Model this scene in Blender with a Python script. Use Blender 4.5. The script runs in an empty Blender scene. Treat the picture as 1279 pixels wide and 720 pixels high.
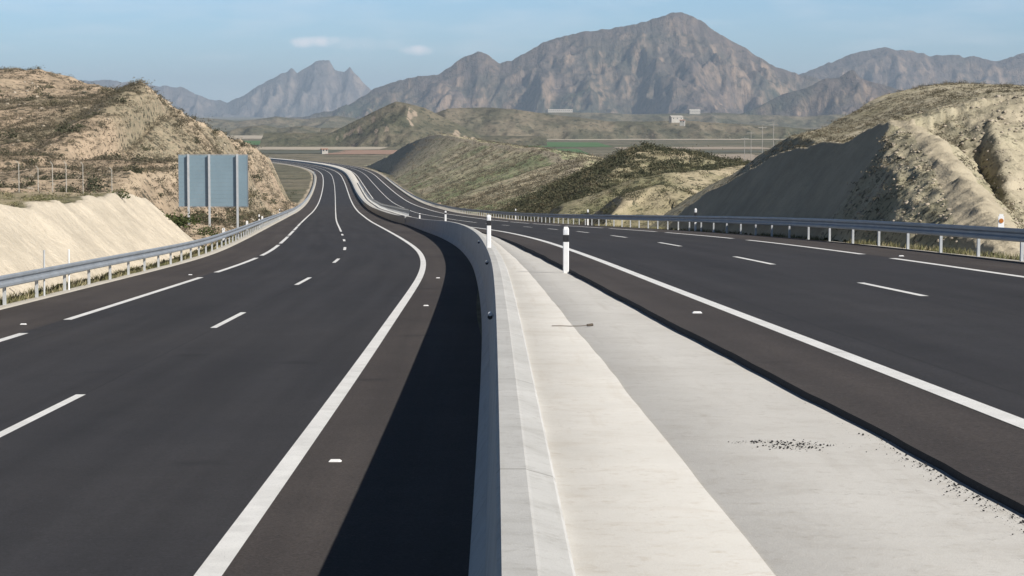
import bpy, math, random
import numpy as np
random.seed(7); RNG = np.random.default_rng(11)
R = math.radians
sc = bpy.context.scene
# ------------------------------------------------------------------ camera, sky, sun, exposure
FOC = 2800.0                       # focal length in photo pixels (photo 1279 wide)
PITCH = math.atan(215/2800.)
cam_d = bpy.data.cameras.new('camera'); cam = bpy.data.objects.new('camera', cam_d)
sc.collection.objects.link(cam); sc.camera = cam
cam_d.sensor_width = 36; cam_d.lens = FOC/1279*36
cam_d.clip_start = 0.2; cam_d.clip_end = 120000
cam.location = (0, 0, 0); cam.rotation_euler = (math.pi/2-PITCH, 0, 0)

SUN = np.array([1.03, -0.8, 1.0]); SUN /= np.linalg.norm(SUN)     # direction towards the sun
EL = math.asin(SUN[2]); AZ = math.atan2(SUN[0], SUN[1])          # azimuth clockwise from +Y
sl = bpy.data.lights.new('sun', 'SUN'); sl.energy = 4.9; sl.angle = R(0.53); sl.color = (1, .945, .87)
so = bpy.data.objects.new('sun', sl); sc.collection.objects.link(so)
from mathutils import Vector
so.rotation_euler = Vector(SUN).to_track_quat('Z', 'Y').to_euler()
so.location = (20, -20, 30)
w = bpy.data.worlds.new('World'); sc.world = w; w.use_nodes = True
nt = w.node_tree; nt.nodes.clear()
sky = nt.nodes.new('ShaderNodeTexSky'); sky.sky_type = 'NISHITA'; sky.sun_disc = False
sky.sun_elevation = EL; sky.sun_rotation = AZ; sky.air_density = 1.0; sky.dust_density = 0.35; sky.ozone_density = 2.2; sky.altitude = 300
bgn = nt.nodes.new('ShaderNodeBackground'); bgn.inputs[1].default_value = 0.085
wo = nt.nodes.new('ShaderNodeOutputWorld')
# thin high clouds: part of the sky, soft noise streaks plus two small puffs low over the mountains
tc = nt.nodes.new('ShaderNodeTexCoord')
def wmath(op, a, b=None, c=None):
    n = nt.nodes.new('ShaderNodeMath'); n.operation = op
    for i, v in enumerate((a, b, c)):
        if v is None: continue
        if isinstance(v, (int, float)): n.inputs[i].default_value = v
        else: nt.links.new(v, n.inputs[i])
    return n.outputs[0]
sep = nt.nodes.new('ShaderNodeSeparateXYZ'); nt.links.new(tc.outputs['Generated'], sep.inputs[0])
wmap = nt.nodes.new('ShaderNodeMapping'); wmap.inputs['Scale'].default_value = (14, 3, 70)
nt.links.new(tc.outputs['Generated'], wmap.inputs[0])
wn = nt.nodes.new('ShaderNodeTexNoise'); wn.inputs['Scale'].default_value = 1.6; wn.inputs['Detail'].default_value = 6
nt.links.new(wmap.outputs[0], wn.inputs['Vector'])
az = wmath('DIVIDE', sep.outputs[0], sep.outputs[1])
wm2 = nt.nodes.new('ShaderNodeTexNoise'); wm2.inputs['Scale'].default_value = 140; wm2.inputs['Detail'].default_value = 5
nt.links.new(tc.outputs['Generated'], wm2.inputs['Vector'])
def puff(u, v, ru, rv):
    cx, cz = (u-639.5)/FOC, (145-v)/FOC
    dx = wmath('DIVIDE', wmath('SUBTRACT', az, cx), ru/FOC); dz = wmath('DIVIDE', wmath('SUBTRACT', sep.outputs[2], cz), rv/FOC)
    d = wmath('ADD', wmath('MULTIPLY', dx, dx), wmath('MULTIPLY', dz, dz))
    d = wmath('ADD', d, wmath('MULTIPLY', wmath('SUBTRACT', wm2.outputs[0], .5), 2.6))
    n = nt.nodes.new('ShaderNodeMapRange'); nt.links.new(d, n.inputs[0])
    n.inputs[1].default_value = 1.0; n.inputs[2].default_value = -0.2; n.inputs[3].default_value = 0; n.inputs[4].default_value = 1
    return wmath('MULTIPLY', n.outputs[0], wmath('GREATER_THAN', sep.outputs[1], 0.5))
pf = wmath('MAXIMUM', puff(522, 64, 24, 7), puff(396, 54, 34, 8)); pf = wmath('MAXIMUM', pf, wmath('MULTIPLY', puff(450, 56, 60, 9), .3))
wr = nt.nodes.new('ShaderNodeMapRange'); nt.links.new(wn.outputs[0], wr.inputs[0])
wr.inputs[1].default_value = .47; wr.inputs[2].default_value = .75; wr.inputs[4].default_value = .22
cl = wmath('ADD', wmath('MULTIPLY', pf, .8), wr.outputs[0])
tint = nt.nodes.new('ShaderNodeMix'); tint.data_type = 'RGBA'; tint.blend_type = 'MULTIPLY'; tint.inputs[0].default_value = 1
tint.inputs[7].default_value = (.62, .86, 1.22, 1)
nt.links.new(sky.outputs[0], tint.inputs[6])
mx = nt.nodes.new('ShaderNodeMix'); mx.data_type = 'RGBA'; mx.inputs[7].default_value = (9.0, 9.0, 9.4, 1)
nt.links.new(cl, mx.inputs[0]); nt.links.new(tint.outputs[2], mx.inputs[6])
gr = nt.nodes.new('ShaderNodeMapRange'); nt.links.new(sep.outputs[2], gr.inputs[0]); gr.interpolation_type = 'SMOOTHSTEP'
gr.inputs[1].default_value = .02; gr.inputs[2].default_value = .5; gr.inputs[3].default_value = 1.04; gr.inputs[4].default_value = .10
gm = nt.nodes.new('ShaderNodeVectorMath'); gm.operation = 'SCALE'; nt.links.new(mx.outputs[2], gm.inputs[0]); nt.links.new(gr.outputs[0], gm.inputs['Scale'])
nt.links.new(gm.outputs[0], bgn.inputs[0]); nt.links.new(bgn.outputs[0], wo.inputs[0])
sc.view_settings.view_transform = 'Standard'; sc.view_settings.look = 'None'
sc.view_settings.gamma = 1; sc.view_settings.use_curve_mapping = False
sc.view_settings.exposure = 0.38
sc.cycles.max_bounces = 5; sc.cycles.diffuse_bounces = 3; sc.cycles.glossy_bounces = 2; sc.cycles.volume_bounces = 0
sc.cycles.use_denoising = True

# ------------------------------------------------------------------ helpers
def pchip(tab, x):
    xs = np.array([t[0] for t in tab], float); ys = np.array([t[1] for t in tab], float); x = np.asarray(x, float)
    h = np.diff(xs); d = np.diff(ys)/h; m = np.zeros(len(xs))
    for i in range(1, len(xs)-1):
        if d[i-1]*d[i] > 0:
            w1 = 2*h[i]+h[i-1]; w2 = h[i]+2*h[i-1]; m[i] = (w1+w2)/(w1/d[i-1]+w2/d[i])
    m[0] = d[0]; m[-1] = d[-1]
    xc = np.clip(x, xs[0], xs[-1]); i = np.clip(np.searchsorted(xs, xc)-1, 0, len(h)-1); t = (xc-xs[i])/h[i]
    r = (2*t**3-3*t**2+1)*ys[i]+(t**3-2*t**2+t)*h[i]*m[i]+(-2*t**3+3*t**2)*ys[i+1]+(t**3-t**2)*h[i]*m[i+1]
    return r + np.where(x < xs[0], (x-xs[0])*m[0], 0) + np.where(x > xs[-1], (x-xs[-1])*m[-1], 0)
def smooth_tab(tab, x, s):
    """pchip averaged over a window proportional to the distance, so the curves have no kinks"""
    x = np.asarray(x, float); r = 0
    ks = np.linspace(-1, 1, 7); ws = (1-ks**2)+.15; ws /= ws.sum()
    for k, q in zip(ks, ws): r = r + q*pchip(tab, x + k*s*(6+np.abs(x)))
    return r
def lattice(ix, iy, seed):
    h = (ix.astype(np.int64)*374761393 + iy.astype(np.int64)*668265263 + seed*982451653) & 0xffffffff
    h = ((h ^ (h >> 13))*1274126177) & 0xffffffff
    return ((h ^ (h >> 16)) & 0xffffff)/float(0xffffff)
def vnoise(x, y, seed=0):
    ix = np.floor(x); iy = np.floor(y); fx = x-ix; fy = y-iy
    fx = fx*fx*fx*(fx*(fx*6-15)+10); fy = fy*fy*fy*(fy*(fy*6-15)+10)
    a = lattice(ix, iy, seed); b = lattice(ix+1, iy, seed); c = lattice(ix, iy+1, seed); d = lattice(ix+1, iy+1, seed)
    return (a*(1-fx)+b*fx)*(1-fy)+(c*(1-fx)+d*fx)*fy
def fbm(x, y, sc_, octs=4, seed=0, ridged=False, gain=.5):
    r = 0; a = 1; t = 0; x = np.asarray(x)/sc_; y = np.asarray(y)/sc_
    for o in range(octs):
        n = vnoise(x*1.0+17.3*o, y+9.1*o, seed+o)
        if ridged: n = 1-np.abs(2*n-1)
        r = r+a*n; t += a; a *= gain
        x, y = (x*1.6-y*1.2), (x*1.2+y*1.6)
    return r/t-(.5 if not ridged else 0)
COL = sc.collection
def mesh_obj(name, V, Fc, mat=None, parent=None, smooth=False, uv=None, attrs=None, matidx=None, local=None):
    me = bpy.data.meshes.new(name)
    V = np.asarray(V, np.float32)
    if isinstance(Fc, np.ndarray):
        n, k = Fc.shape
        me.vertices.add(len(V)); me.vertices.foreach_set('co', V.ravel())
        me.loops.add(n*k); me.loops.foreach_set('vertex_index', Fc.astype(np.int32).ravel())
        me.polygons.add(n); me.polygons.foreach_set('loop_start', np.arange(0, n*k, k, dtype=np.int32))
        me.polygons.foreach_set('loop_total', np.full(n, k, np.int32))
        me.update(calc_edges=True)
    else:
        me.from_pydata([tuple(map(float, v)) for v in V], [], [tuple(map(int, f)) for f in Fc])
    if smooth: me.polygons.foreach_set('use_smooth', np.ones(len(me.polygons), bool))
    if uv is not None:
        l = me.uv_layers.new(name='UVMap'); vi = np.zeros(len(me.loops), np.int32); me.loops.foreach_get('vertex_index', vi)
        l.data.foreach_set('uv', np.asarray(uv, np.float32)[vi].ravel())
    if attrs:
        for k_, a in attrs.items():
            at = me.attributes.new(k_, 'FLOAT', 'POINT'); at.data.foreach_set('value', np.asarray(a, np.float32))
    for m in (mat if isinstance(mat, (list, tuple)) else [mat]):
        if m: me.materials.append(m)
    if matidx is not None: me.polygons.foreach_set('material_index', np.asarray(matidx, np.int32))
    o = bpy.data.objects.new(name, me); COL.objects.link(o)
    if parent: o.parent = parent
    return o
def tag(o, label=None, cat=None, group=None, kind=None):
    if label: o['label'] = label
    if cat: o['category'] = cat
    if group: o['group'] = group
    if kind: o['kind'] = kind
    return o
def struct(o, label, cat): return tag(o, label, cat, kind='structure')
def empty(name, loc, rz=0):
    o = bpy.data.objects.new(name, None); o.location = loc; o.rotation_euler = (0, 0, rz); o.empty_display_size = .3; COL.objects.link(o); return o
def copy_tree(o, parent=None):
    c = o.copy(); COL.objects.link(c)
    if parent: c.parent = parent
    for ch in list(o.children): copy_tree(ch, c)
    return c
class MB:
    def __init__(s): s.v = []; s.f = []; s.m = []
    def add(s, v, f, m=0):
        n = len(s.v); s.v += [tuple(p) for p in v]; s.f += [tuple(i+n for i in q) for q in f]; s.m += [m]*len(f); return s
    def box(s, x0, x1, y0, y1, z0, z1, m=0, b=0.0):
        if b <= 0:
            v = [(x0,y0,z0),(x1,y0,z0),(x1,y1,z0),(x0,y1,z0),(x0,y0,z1),(x1,y0,z1),(x1,y1,z1),(x0,y1,z1)]
            return s.add(v, [(0,3,2,1),(4,5,6,7),(0,1,5,4),(1,2,6,5),(2,3,7,6),(3,0,4,7)], m)
        o = [(x0+b,y0),(x1-b,y0),(x1,y0+b),(x1,y1-b),(x1-b,y1),(x0+b,y1),(x0,y1-b),(x0,y0+b)]
        return s.prism(o, z0, z1, m)
    def prism(s, o, z0, z1, m=0):
        n = len(o); v = [(x,y,z0) for x,y in o]+[(x,y,z1) for x,y in o]
        f = [tuple(range(n))[::-1], tuple(range(n, 2*n))]+[(i,(i+1)%n,n+(i+1)%n,n+i) for i in range(n)]
        return s.add(v, f, m)
    def tube(s, p, q, r0, r1=None, n=8, m=0):
        r1 = r0 if r1 is None else r1; p = Vector(p); q = Vector(q); d = (q-p).normalized()
        a = d.orthogonal().normalized(); b = d.cross(a)
        v = [p+(a*math.cos(t)+b*math.sin(t))*r0 for t in [2*math.pi*i/n for i in range(n)]]
        v += [q+(a*math.cos(t)+b*math.sin(t))*r1 for t in [2*math.pi*i/n for i in range(n)]]
        return s.add(v, [tuple(range(n))[::-1], tuple(range(n,2*n))]+[(i,(i+1)%n,n+(i+1)%n,n+i) for i in range(n)], m)
    def build(s, name, mat, parent=None, smooth=False):
        return mesh_obj(name, s.v, s.f, mat, parent, smooth, matidx=s.m)

# ------------------------------------------------------------------ materials
def new_mat(name):
    m = bpy.data.materials.new(name); m.use_nodes = True; t = m.node_tree; t.nodes.clear()
    o = t.nodes.new('ShaderNodeOutputMaterial'); b = t.nodes.new('ShaderNodeBsdfPrincipled'); t.links.new(b.outputs[0], o.inputs[0])
    return m, t, b
class NT:
    def __init__(s, t): s.t = t
    def n(s, k, **kw):
        x = s.t.nodes.new(k)
        for a, v in kw.items(): setattr(x, a, v)
        return x
    def lk(s, a, b): s.t.links.new(a, b)
    def coord(s, kind='Object', scale=(1,1,1)):
        c = s.n('ShaderNodeTexCoord'); m = s.n('ShaderNodeMapping'); m.inputs['Scale'].default_value = scale
        s.lk(c.outputs[kind], m.inputs[0]); return m.outputs[0]
    def noise(s, vec, scale, detail=4, rough=.55, dist=0):
        x = s.n('ShaderNodeTexNoise'); s.lk(vec, x.inputs['Vector']); x.inputs['Scale'].default_value = scale
        x.inputs['Detail'].default_value = detail; x.inputs['Roughness'].default_value = rough; x.inputs['Distortion'].default_value = dist; return x.outputs[0]
    def rng(s, v, a, b, c=0, d=1):
        x = s.n('ShaderNodeMapRange'); s.lk(v, x.inputs[0])
        for i, q in enumerate((a, b, c, d)): x.inputs[i+1].default_value = q
        return x.outputs[0]
    def mix(s, f, a, b, mode='MIX'):
        x = s.n('ShaderNodeMix', data_type='RGBA', blend_type=mode)
        for i, q in ((0, f), (6, a), (7, b)):
            if isinstance(q, (int, float)): x.inputs[i].default_value = q
            elif isinstance(q, tuple): x.inputs[i].default_value = (*q, 1)
            else: s.lk(q, x.inputs[i])
        return x.outputs[2]
    def math(s, op, a, b=0.0):
        x = s.n('ShaderNodeMath', operation=op)
        for i, q in enumerate((a, b)):
            if isinstance(q, (int, float)): x.inputs[i].default_value = q
            else: s.lk(q, x.inputs[i])
        return x.outputs[0]
    def attr(s, name): return s.n('ShaderNodeAttribute', attribute_name=name).outputs['Fac']
    def bump(s, b, h, dist, strength=1):
        x = s.n('ShaderNodeBump'); x.inputs['Distance'].default_value = dist; x.inputs['Strength'].default_value = strength
        s.lk(h, x.inputs['Height']); s.lk(x.outputs[0], b.inputs['Normal'])
def plain(name, col, rough=.6, metal=0, var=.12, scale=3, spec=.5):
    m, t, b = new_mat(name); n = NT(t)
    q = n.noise(n.coord(), scale, 5)
    c = n.mix(n.rng(q, .3, .7), tuple(x*(1-var) for x in col), tuple(min(1, x*(1+var)) for x in col))
    n.lk(c, b.inputs['Base Color']); b.inputs['Roughness'].default_value = rough; b.inputs['Metallic'].default_value = metal
    b.inputs['Specular IOR Level'].default_value = spec
    return m
def asphalt(name, base, warm, grit=.5, seams=()):
    m, t, b = new_mat(name); n = NT(t); P = n.coord('Object'); U = n.coord('UV')
    big = n.noise(P, .09, 4); mid = n.noise(P, .9, 5, .6)
    um = n.n('ShaderNodeMapping'); um.inputs['Scale'].default_value = (.035, 1.05, 1); n.lk(U, um.inputs[0])
    streak = n.noise(um.outputs[0], 1.4, 3, .5)
    fine = n.noise(P, 38, 3, .75); grain = n.noise(P, 180, 1, .5)
    c = n.mix(n.rng(big, .35, .7), base, warm)
    c = n.mix(1.0, c, n.mix(n.rng(streak, .3, .72), (.80,.80,.80), (1.22,1.21,1.20)), 'MULTIPLY')
    c = n.mix(1.0, c, n.mix(n.rng(mid, .25, .75), (.9,.9,.9), (1.1,1.1,1.1)), 'MULTIPLY')
    c = n.mix(1.0, c, n.mix(n.rng(fine, .3, .75), (1-.35*grit,)*3, (1+.55*grit,)*3), 'MULTIPLY')
    sx = n.n('ShaderNodeSeparateXYZ'); n.lk(U, sx.inputs[0])
    wob = n.math('MULTIPLY', n.noise(P, .8, 3), .06)
    for off in seams:
        d = n.math('ABSOLUTE', n.math('SUBTRACT', n.math('ADD', sx.outputs[1], wob), off)); c = n.mix(n.rng(d, .035, .0, 0, .45), c, (.012,.012,.013))
    lum = n.noise(P, 13, 4, .75); c = n.mix(1.0, c, n.mix(n.rng(lum, .25, .75), (.86,)*3, (1.16,)*3), 'MULTIPLY')
    spot = n.n('ShaderNodeTexVoronoi'); spot.inputs['Scale'].default_value = .33; n.lk(P, spot.inputs['Vector'])
    c = n.mix(n.math('MULTIPLY', n.rng(n.math('ADD', spot.outputs['Distance'], n.math('MULTIPLY', mid, .35)), .30, .22), .4), c, (.014,.014,.015))
    speck = n.rng(n.noise(P, 26, 3, .85), .66, .73)
    c = n.mix(n.math('MULTIPLY', speck, .35*grit), c, (.3,.28,.26))
    n.lk(c, b.inputs['Base Color']); b.inputs['Roughness'].default_value = .88; b.inputs['Specular IOR Level'].default_value = .28
    n.bump(b, grain, .006, .6)
    return m
M_lane = asphalt('lane_asphalt', (.030,.030,.0335), (.036,.035,.037), .8, (3.66, .7))
M_shoulder = asphalt('shoulder_asphalt', (.046,.040,.038), (.062,.054,.050), 1.1)
M_edge = asphalt('asphalt_edge', (.02,.02,.021), (.028,.027,.027), .8)
def concrete(name, a, b_, stain=(.30,.27,.22), amt=.5, rough=.85, formed=False):
    m, t, b = new_mat(name); n = NT(t); P = n.coord('Object'); U = n.coord('UV')
    big = n.noise(P, .55, 6, .68); fine = n.noise(P, 9, 6, .65); grit = n.noise(P, 120, 2)
    c = n.mix(n.rng(big, .35, .68), a, b_)
    c = n.mix(n.math('MULTIPLY', n.rng(fine, .55, .8), amt), c, stain)
    um = n.n('ShaderNodeMapping'); um.inputs['Scale'].default_value = (.12, 2.4, 1); n.lk(U, um.inputs[0])
    st = n.noise(um.outputs[0], 2.2, 6, .65)
    c = n.mix(n.math('MULTIPLY', n.rng(st, .56, .72), amt*.5), c, stain)
    n2 = n.noise(P, 1.9, 6, .7, .6); c = n.mix(n.math('MULTIPLY', n.rng(n2, .5, .68), .38*amt), c, stain)
    crack = n.n('ShaderNodeTexVoronoi', feature='DISTANCE_TO_EDGE'); dv = n.n('ShaderNodeVectorMath', operation='ADD')
    nn = n.n('ShaderNodeTexNoise'); nn.inputs['Scale'].default_value = 3.0; nn.inputs['Detail'].default_value = 6; n.lk(P, nn.inputs['Vector'])
    n.lk(P, dv.inputs[0]); n.lk(nn.outputs['Color'], dv.inputs[1]); n.lk(dv.outputs[0], crack.inputs['Vector']); crack.inputs['Scale'].default_value = .8
    cm = n.math('MULTIPLY', n.rng(crack.outputs[0], .006, 0), n.rng(big, .5, .6))
    c = n.mix(n.math('MULTIPLY', cm, .45), c, tuple(x*.5 for x in stain))
    c = n.mix(1.0, c, n.mix(n.rng(grit, .3, .7), (.94,)*3, (1.05,)*3), 'MULTIPLY')
    if formed:   # casting joints every 3 m along the barrier
        sx = n.n('ShaderNodeSeparateXYZ'); n.lk(U, sx.inputs[0])
        fr = n.math('FRACT', n.math('DIVIDE', sx.outputs[0], 6.0)); j = n.math('LESS_THAN', fr, .006)
        c = n.mix(n.math('MULTIPLY', j, .6), c, tuple(x*.6 for x in stain))
    n.lk(c, b.inputs['Base Color']); b.inputs['Roughness'].default_value = rough; b.inputs['Specular IOR Level'].default_value = .3
    n.bump(b, n.math('ADD', fine, n.math('MULTIPLY', grit, .3)), .008, .5)
    return m
M_slab = concrete('pale_concrete', (.51,.495,.46), (.585,.57,.535), (.38,.33,.265), .65)
M_slab2 = concrete('grey_concrete', (.535,.522,.49), (.60,.588,.555), (.36,.33,.285), .6)
M_barrier = concrete('barrier_concrete', (.45,.45,.435), (.54,.54,.525), (.28,.27,.245), .7, formed=True)
M_kerb = concrete('kerb_concrete', (.42,.40,.35), (.52,.49,.43), (.25,.21,.16), .8)
def paint():
    m, t, b = new_mat('road_paint'); n = NT(t); P = n.coord('Object')
    q = n.noise(P, 3, 5); f = n.noise(P, 70, 3, .8)
    c = n.mix(n.rng(q, .3, .7), (.70,.70,.68), (.82,.82,.80))
    c = n.mix(n.math('MULTIPLY', n.rng(f, .56, .70), .6), c, (.12,.12,.12))
    c = n.mix(n.math('MULTIPLY', n.rng(n.noise(P, 1.1, 4), .5, .75), .35), c, (.42,.41,.39))
    n.lk(c, b.inputs['Base Color']); b.inputs['Roughness'].default_value = .6; return m
M_paint = paint()
M_steel = plain('galvanised_steel', (.33,.36,.39), .5, .35, .12, 1.2)
M_steel_post = plain('galvanised_post', (.50,.52,.53), .55, .15, .1, 4)
M_white = plain('white_plastic', (.80,.80,.79), .45, 0, .05, 6)
M_black = plain('black_plastic', (.02,.02,.022), .5, 0, .1, 6)
M_refl = plain('reflector_glass', (.75,.77,.80), .15, 0, .05, 20, 1)
M_orange = plain('orange_reflector', (.45,.16,.03), .3, 0, .1, 20)
M_panel = plain('sign_back_metal', (.25,.345,.40), .5, .3, .07, .8)
M_dark = plain('weathered_wood', (.10,.08,.06), .9, 0, .3, 8)
M_plaster = plain('whitewashed_wall', (.42,.40,.36), .9, 0, .1, .4)
M_roof = plain('clay_roof', (.32,.19,.13), .9, 0, .2, .6)
M_window = plain('dark_glass', (.03,.035,.045), .2, 0, .1, 3)

def ground_mat(name, soil, scrub, green, cutc, dark=(.05,.05,.035), s=1.0, cut_grain=1.0, bumpd=.25, speck=.5, dots=1.2, dotamt=.8, dotcut=.8):
    """dry hillside: patchy soil and scrub; 'cut' attribute = bare earth of the road cutting, 'veg' attribute = greener"""
    m, t, b = new_mat(name); n = NT(t); P = n.coord('Object', (s, s, s*1.6))
    big = n.noise(P, .035, 5, .6); mid = n.noise(P, .22, 6, .65); fine = n.noise(P, 1.3, 5, .7); vf = n.noise(P, 6, 4, .7)
    c = n.mix(n.rng(mid, .42, .58), soil, scrub)
    c = n.mix(n.math('MULTIPLY', n.rng(n.math('ADD', big, n.math('MULTIPLY', n.attr('veg'), .35)), .52, .85), n.rng(fine, .35, .6, .35, 1)), c, green)
    c = n.mix(n.rng(fine, .56, .66, 0, speck), c, dark)
    c = n.mix(n.rng(vf, .6, .7, 0, .5), c, tuple(min(.7, x*1.35) for x in soil))
    vo = n.n('ShaderNodeTexVoronoi'); dv = n.n('ShaderNodeVectorMath', operation='ADD'); nn = n.n('ShaderNodeTexNoise'); nn.inputs['Scale'].default_value = 3; n.lk(P, nn.inputs['Vector'])
    n.lk(P, dv.inputs[0]); n.lk(nn.outputs['Color'], dv.inputs[1]); n.lk(dv.outputs[0], vo.inputs['Vector']); vo.inputs['Scale'].default_value = dots
    sc3 = n.n('ShaderNodeSeparateColor'); n.lk(vo.outputs['Color'], sc3.inputs[0])
    size = n.math('MULTIPLY', sc3.outputs[0], n.rng(mid, .38, .62, .42, .66))
    dm = n.math('MULTIPLY', n.rng(n.math('SUBTRACT', size, vo.outputs['Distance']), 0, .08), dotamt)
    cc = n.mix(n.rng(mid, .35, .65), tuple(x*.84 for x in cutc), tuple(x*1.1 for x in cutc))
    cc = n.mix(n.rng(fine, .5, .75, 0, .4*cut_grain), cc, tuple(x*.55 for x in cutc))
    cc = n.mix(n.rng(vf, .58, .72, 0, .35*cut_grain), cc, tuple(x*.6 for x in cutc))
    k = n.rng(n.math('ADD', n.attr('cut'), n.math('MULTIPLY', n.math('SUBTRACT', mid, .5), .9)), .38, .62)
    c = n.mix(k, c, cc)
    c = n.mix(n.math('MULTIPLY', dm, n.math('SUBTRACT', 1.0, n.math('MULTIPLY', k, dotcut))), c, dark)
    n.lk(c, b.inputs['Base Color']); b.inputs['Roughness'].default_value = .95; b.inputs['Specular IOR Level'].default_value = .15
    n.bump(b, n.math('ADD', fine, n.math('MULTIPLY', vf, .35)), bumpd/s, .9)
    return m
M_hill_left = ground_mat('left_hill_earth', (.47,.365,.26), (.33,.26,.185), (.25,.225,.155), (.50,.40,.285), (.07,.066,.048), dots=1.25, dotamt=.9, dotcut=.25)
M_bank = ground_mat('cut_bank_earth', (.40,.33,.23), (.27,.23,.15), (.15,.15,.085), (.58,.515,.41), (.10,.09,.06), 1.3, .95, .22, dotcut=1)
M_hill_right = ground_mat('right_hill_earth', (.47,.42,.31), (.33,.30,.21), (.25,.24,.15), (.42,.37,.275), (.09,.085,.06), 1.5, .6, .15, .8, dots=1.7, dotcut=1)
M_mound = ground_mat('mound_earth', (.44,.375,.26), (.29,.26,.165), (.20,.21,.11), (.42,.36,.26), (.06,.065,.042), dots=1.0, dotcut=.3)
M_plain = ground_mat('valley_earth', (.23,.20,.145), (.14,.13,.09), (.095,.105,.06), (.42,.36,.27), (.06,.06,.045), .12, .5, .2, dots=1.2)
M_mid = ground_mat('distant_hill_earth', (.21,.18,.13), (.115,.11,.078), (.085,.09,.058), (.36,.29,.22), (.06,.065,.045), .10, .5, .3, dots=1.6)

M_bump = ground_mat('far_cutting_earth', (.56,.48,.34), (.38,.34,.23), (.20,.26,.12), (.44,.38,.28), (.09,.095,.06), dots=.8, dotcut=.3)

# ------------------------------------------------------------------ road alignment (metres; y runs away from the viewer)
LZ = [(-60,.9),(0,2.75),(14,3.21),(47,4.35),(70,5.1),(95,6.0),(117,6.75),(155,8.1),(205,9.9),(230,10.8),(300,13.2),(360,15.2),(490,18.6),(603,20.5),(740,21.9),(900,22.9),(1100,23.7),(1400,24.4),(2000,25),(2600,25)]
RZ = [(-60,-.4),(0,1.6),(38,2.85),(53,3.35),(71,4.0),(98,5.1),(118,5.95),(178,8.5),(230,10.6),(300,13.15)]+LZ[11:]
CLt = [(-60,-5.2),(0,-5.5),(16,-5.67),(29,-5.83),(48,-6.1),(70,-6.42),(88,-6.98),(104,-7.8),(125,-9.35),(160,-12.2),(225,-17.6),(343,-27),(481,-37.9),(608,-48),(749,-59.5),(925,-75.5),(1020,-88),(1120,-107),(1250,-142),(1400,-195)]
CRt = [(-60,9.6),(0,7.6),(15,7.0),(38,6.02),(54,5.36),(76,4.42),(101,3.2),(133,1.1),(165,-1.5),(223,-5.6),(266,-8.9),(307,-12.4),(371,-17.1),(466,-24.6),(567,-32.3),(749,-46.8),(925,-62),(1020,-73.5),(1120,-92),(1250,-127),(1400,-180)]
FTt = [(-60,.1),(0,-.2),(16,-.31),(43,-.58),(55,-.78),(71,-1.14),(84,-1.5),(104,-2.3),(137,-4.3),(164,-6.45),(202,-9.5),(225,-11.7),(343,-21.4),(481,-32.4),(608,-42.6),(749,-54),(925,-70),(1020,-82.5),(1120,-101.5),(1250,-137),(1400,-190)]
TPt = [(-60,-.4),(0,1.46),(16,2.05),(47,3.10),(81,4.33),(123,5.85),(178,8.15),(203,9.10),(230,10.1),(300,12.5),(360,14.5),(490,17.9),(603,19.8),(740,21.2),(900,22.2),(1100,23.0),(1400,23.7)]
zL = lambda D: -smooth_tab(LZ, D, .10)
zR = lambda D: -smooth_tab(RZ, D, .10)
cL = lambda D: smooth_tab(CLt, D, .10)
cR = lambda D: smooth_tab(CRt, D, .10)
fT = lambda D: smooth_tab(FTt, D, .07)
tT = lambda D: -smooth_tab(TPt, D, .04)
def dsamp(a, b, near=.5, ratio=.012):
    r = [a]
    while r[-1] < b: r.append(r[-1]+max(near, ratio*abs(r[-1])))
    r[-1] = b; return np.array(r)
def ribbon(name, D, cols, mat, parent=None, smooth=False, close=False, caps=False, matidx=None):
    """cols: list of (x(D), z(D)) arrays; quads between neighbouring columns"""
    n = len(D); k = len(cols)
    V = np.zeros((k, n, 3)); uv = np.zeros((k, n, 2)); s = 0
    for i, (x, z) in enumerate(cols):
        V[i,:,0] = x; V[i,:,1] = D; V[i,:,2] = z
        if i: s = s+np.sqrt((V[i,:,0]-V[i-1,:,0])**2+(V[i,:,2]-V[i-1,:,2])**2).mean()
        uv[i,:,0] = D; uv[i,:,1] = s
    fs = []; mi = []
    for i in range(k if close else k-1):
        j = (i+1) % k; a = np.arange(n-1)
        fs.append(np.stack([i*n+a, j*n+a, j*n+a+1, i*n+a+1], 1)); mi += [0 if matidx is None else matidx[i]]*(n-1)
    Fq = np.concatenate(fs)
    if caps:
        Fq = [tuple(q) for q in Fq]+[tuple(i*n for i in range(k)), tuple(i*n+n-1 for i in range(k))[::-1]]; mi += [0, 0]
    return mesh_obj(name, V.reshape(-1,3), Fq, mat, parent, smooth, uv=uv.reshape(-1,2), matidx=mi)
DR = dsamp(-25, 1400)
PROF = {'L': (cL, zL), 'R': (cR, zR)}
LIFT = .004
def road(side, name, label, o_in, o_out):
    """side L: inner edge is to the right (+). o_in / o_out: asphalt beyond the lane edge line"""
    c, z = PROF[side]; sg = 1 if side == 'L' else -1
    C, Z = c(DR), z(DR)
    r = ribbon(name, DR, [(C-3.6, Z), (C, Z+.0), (C+3.6, Z)], M_lane)
    struct(r, label, 'road')
    xi = C+sg*3.6; xo = C-sg*3.6
    fi = o_in(DR, C)
    a, b = (xi, fi) if sg > 0 else (fi, xi)
    ribbon('shoulder', DR, [(a, Z), (b, Z)], M_shoulder, r)
    e = C-sg*(3.6+o_out)
    a, b = (e, xo) if sg > 0 else (xo, e)
    ribbon('shoulder', DR, [(a, Z), (b, Z)], M_shoulder, r)
    ribbon('asphalt_edge', DR, ([(e-.06*sg, Z-.16), (e, Z)] if sg > 0 else [(e, Z), (e-.06*sg, Z-.16)]), M_edge, r)
    if side == 'R':
        wob = fbm(DR, DR*0, 1.5, 3, 5)*.10
        ribbon('asphalt_edge', DR, [(fi-.03+wob*.25, Z-.10), (fi, Z)], M_edge, r)
    return r
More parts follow.
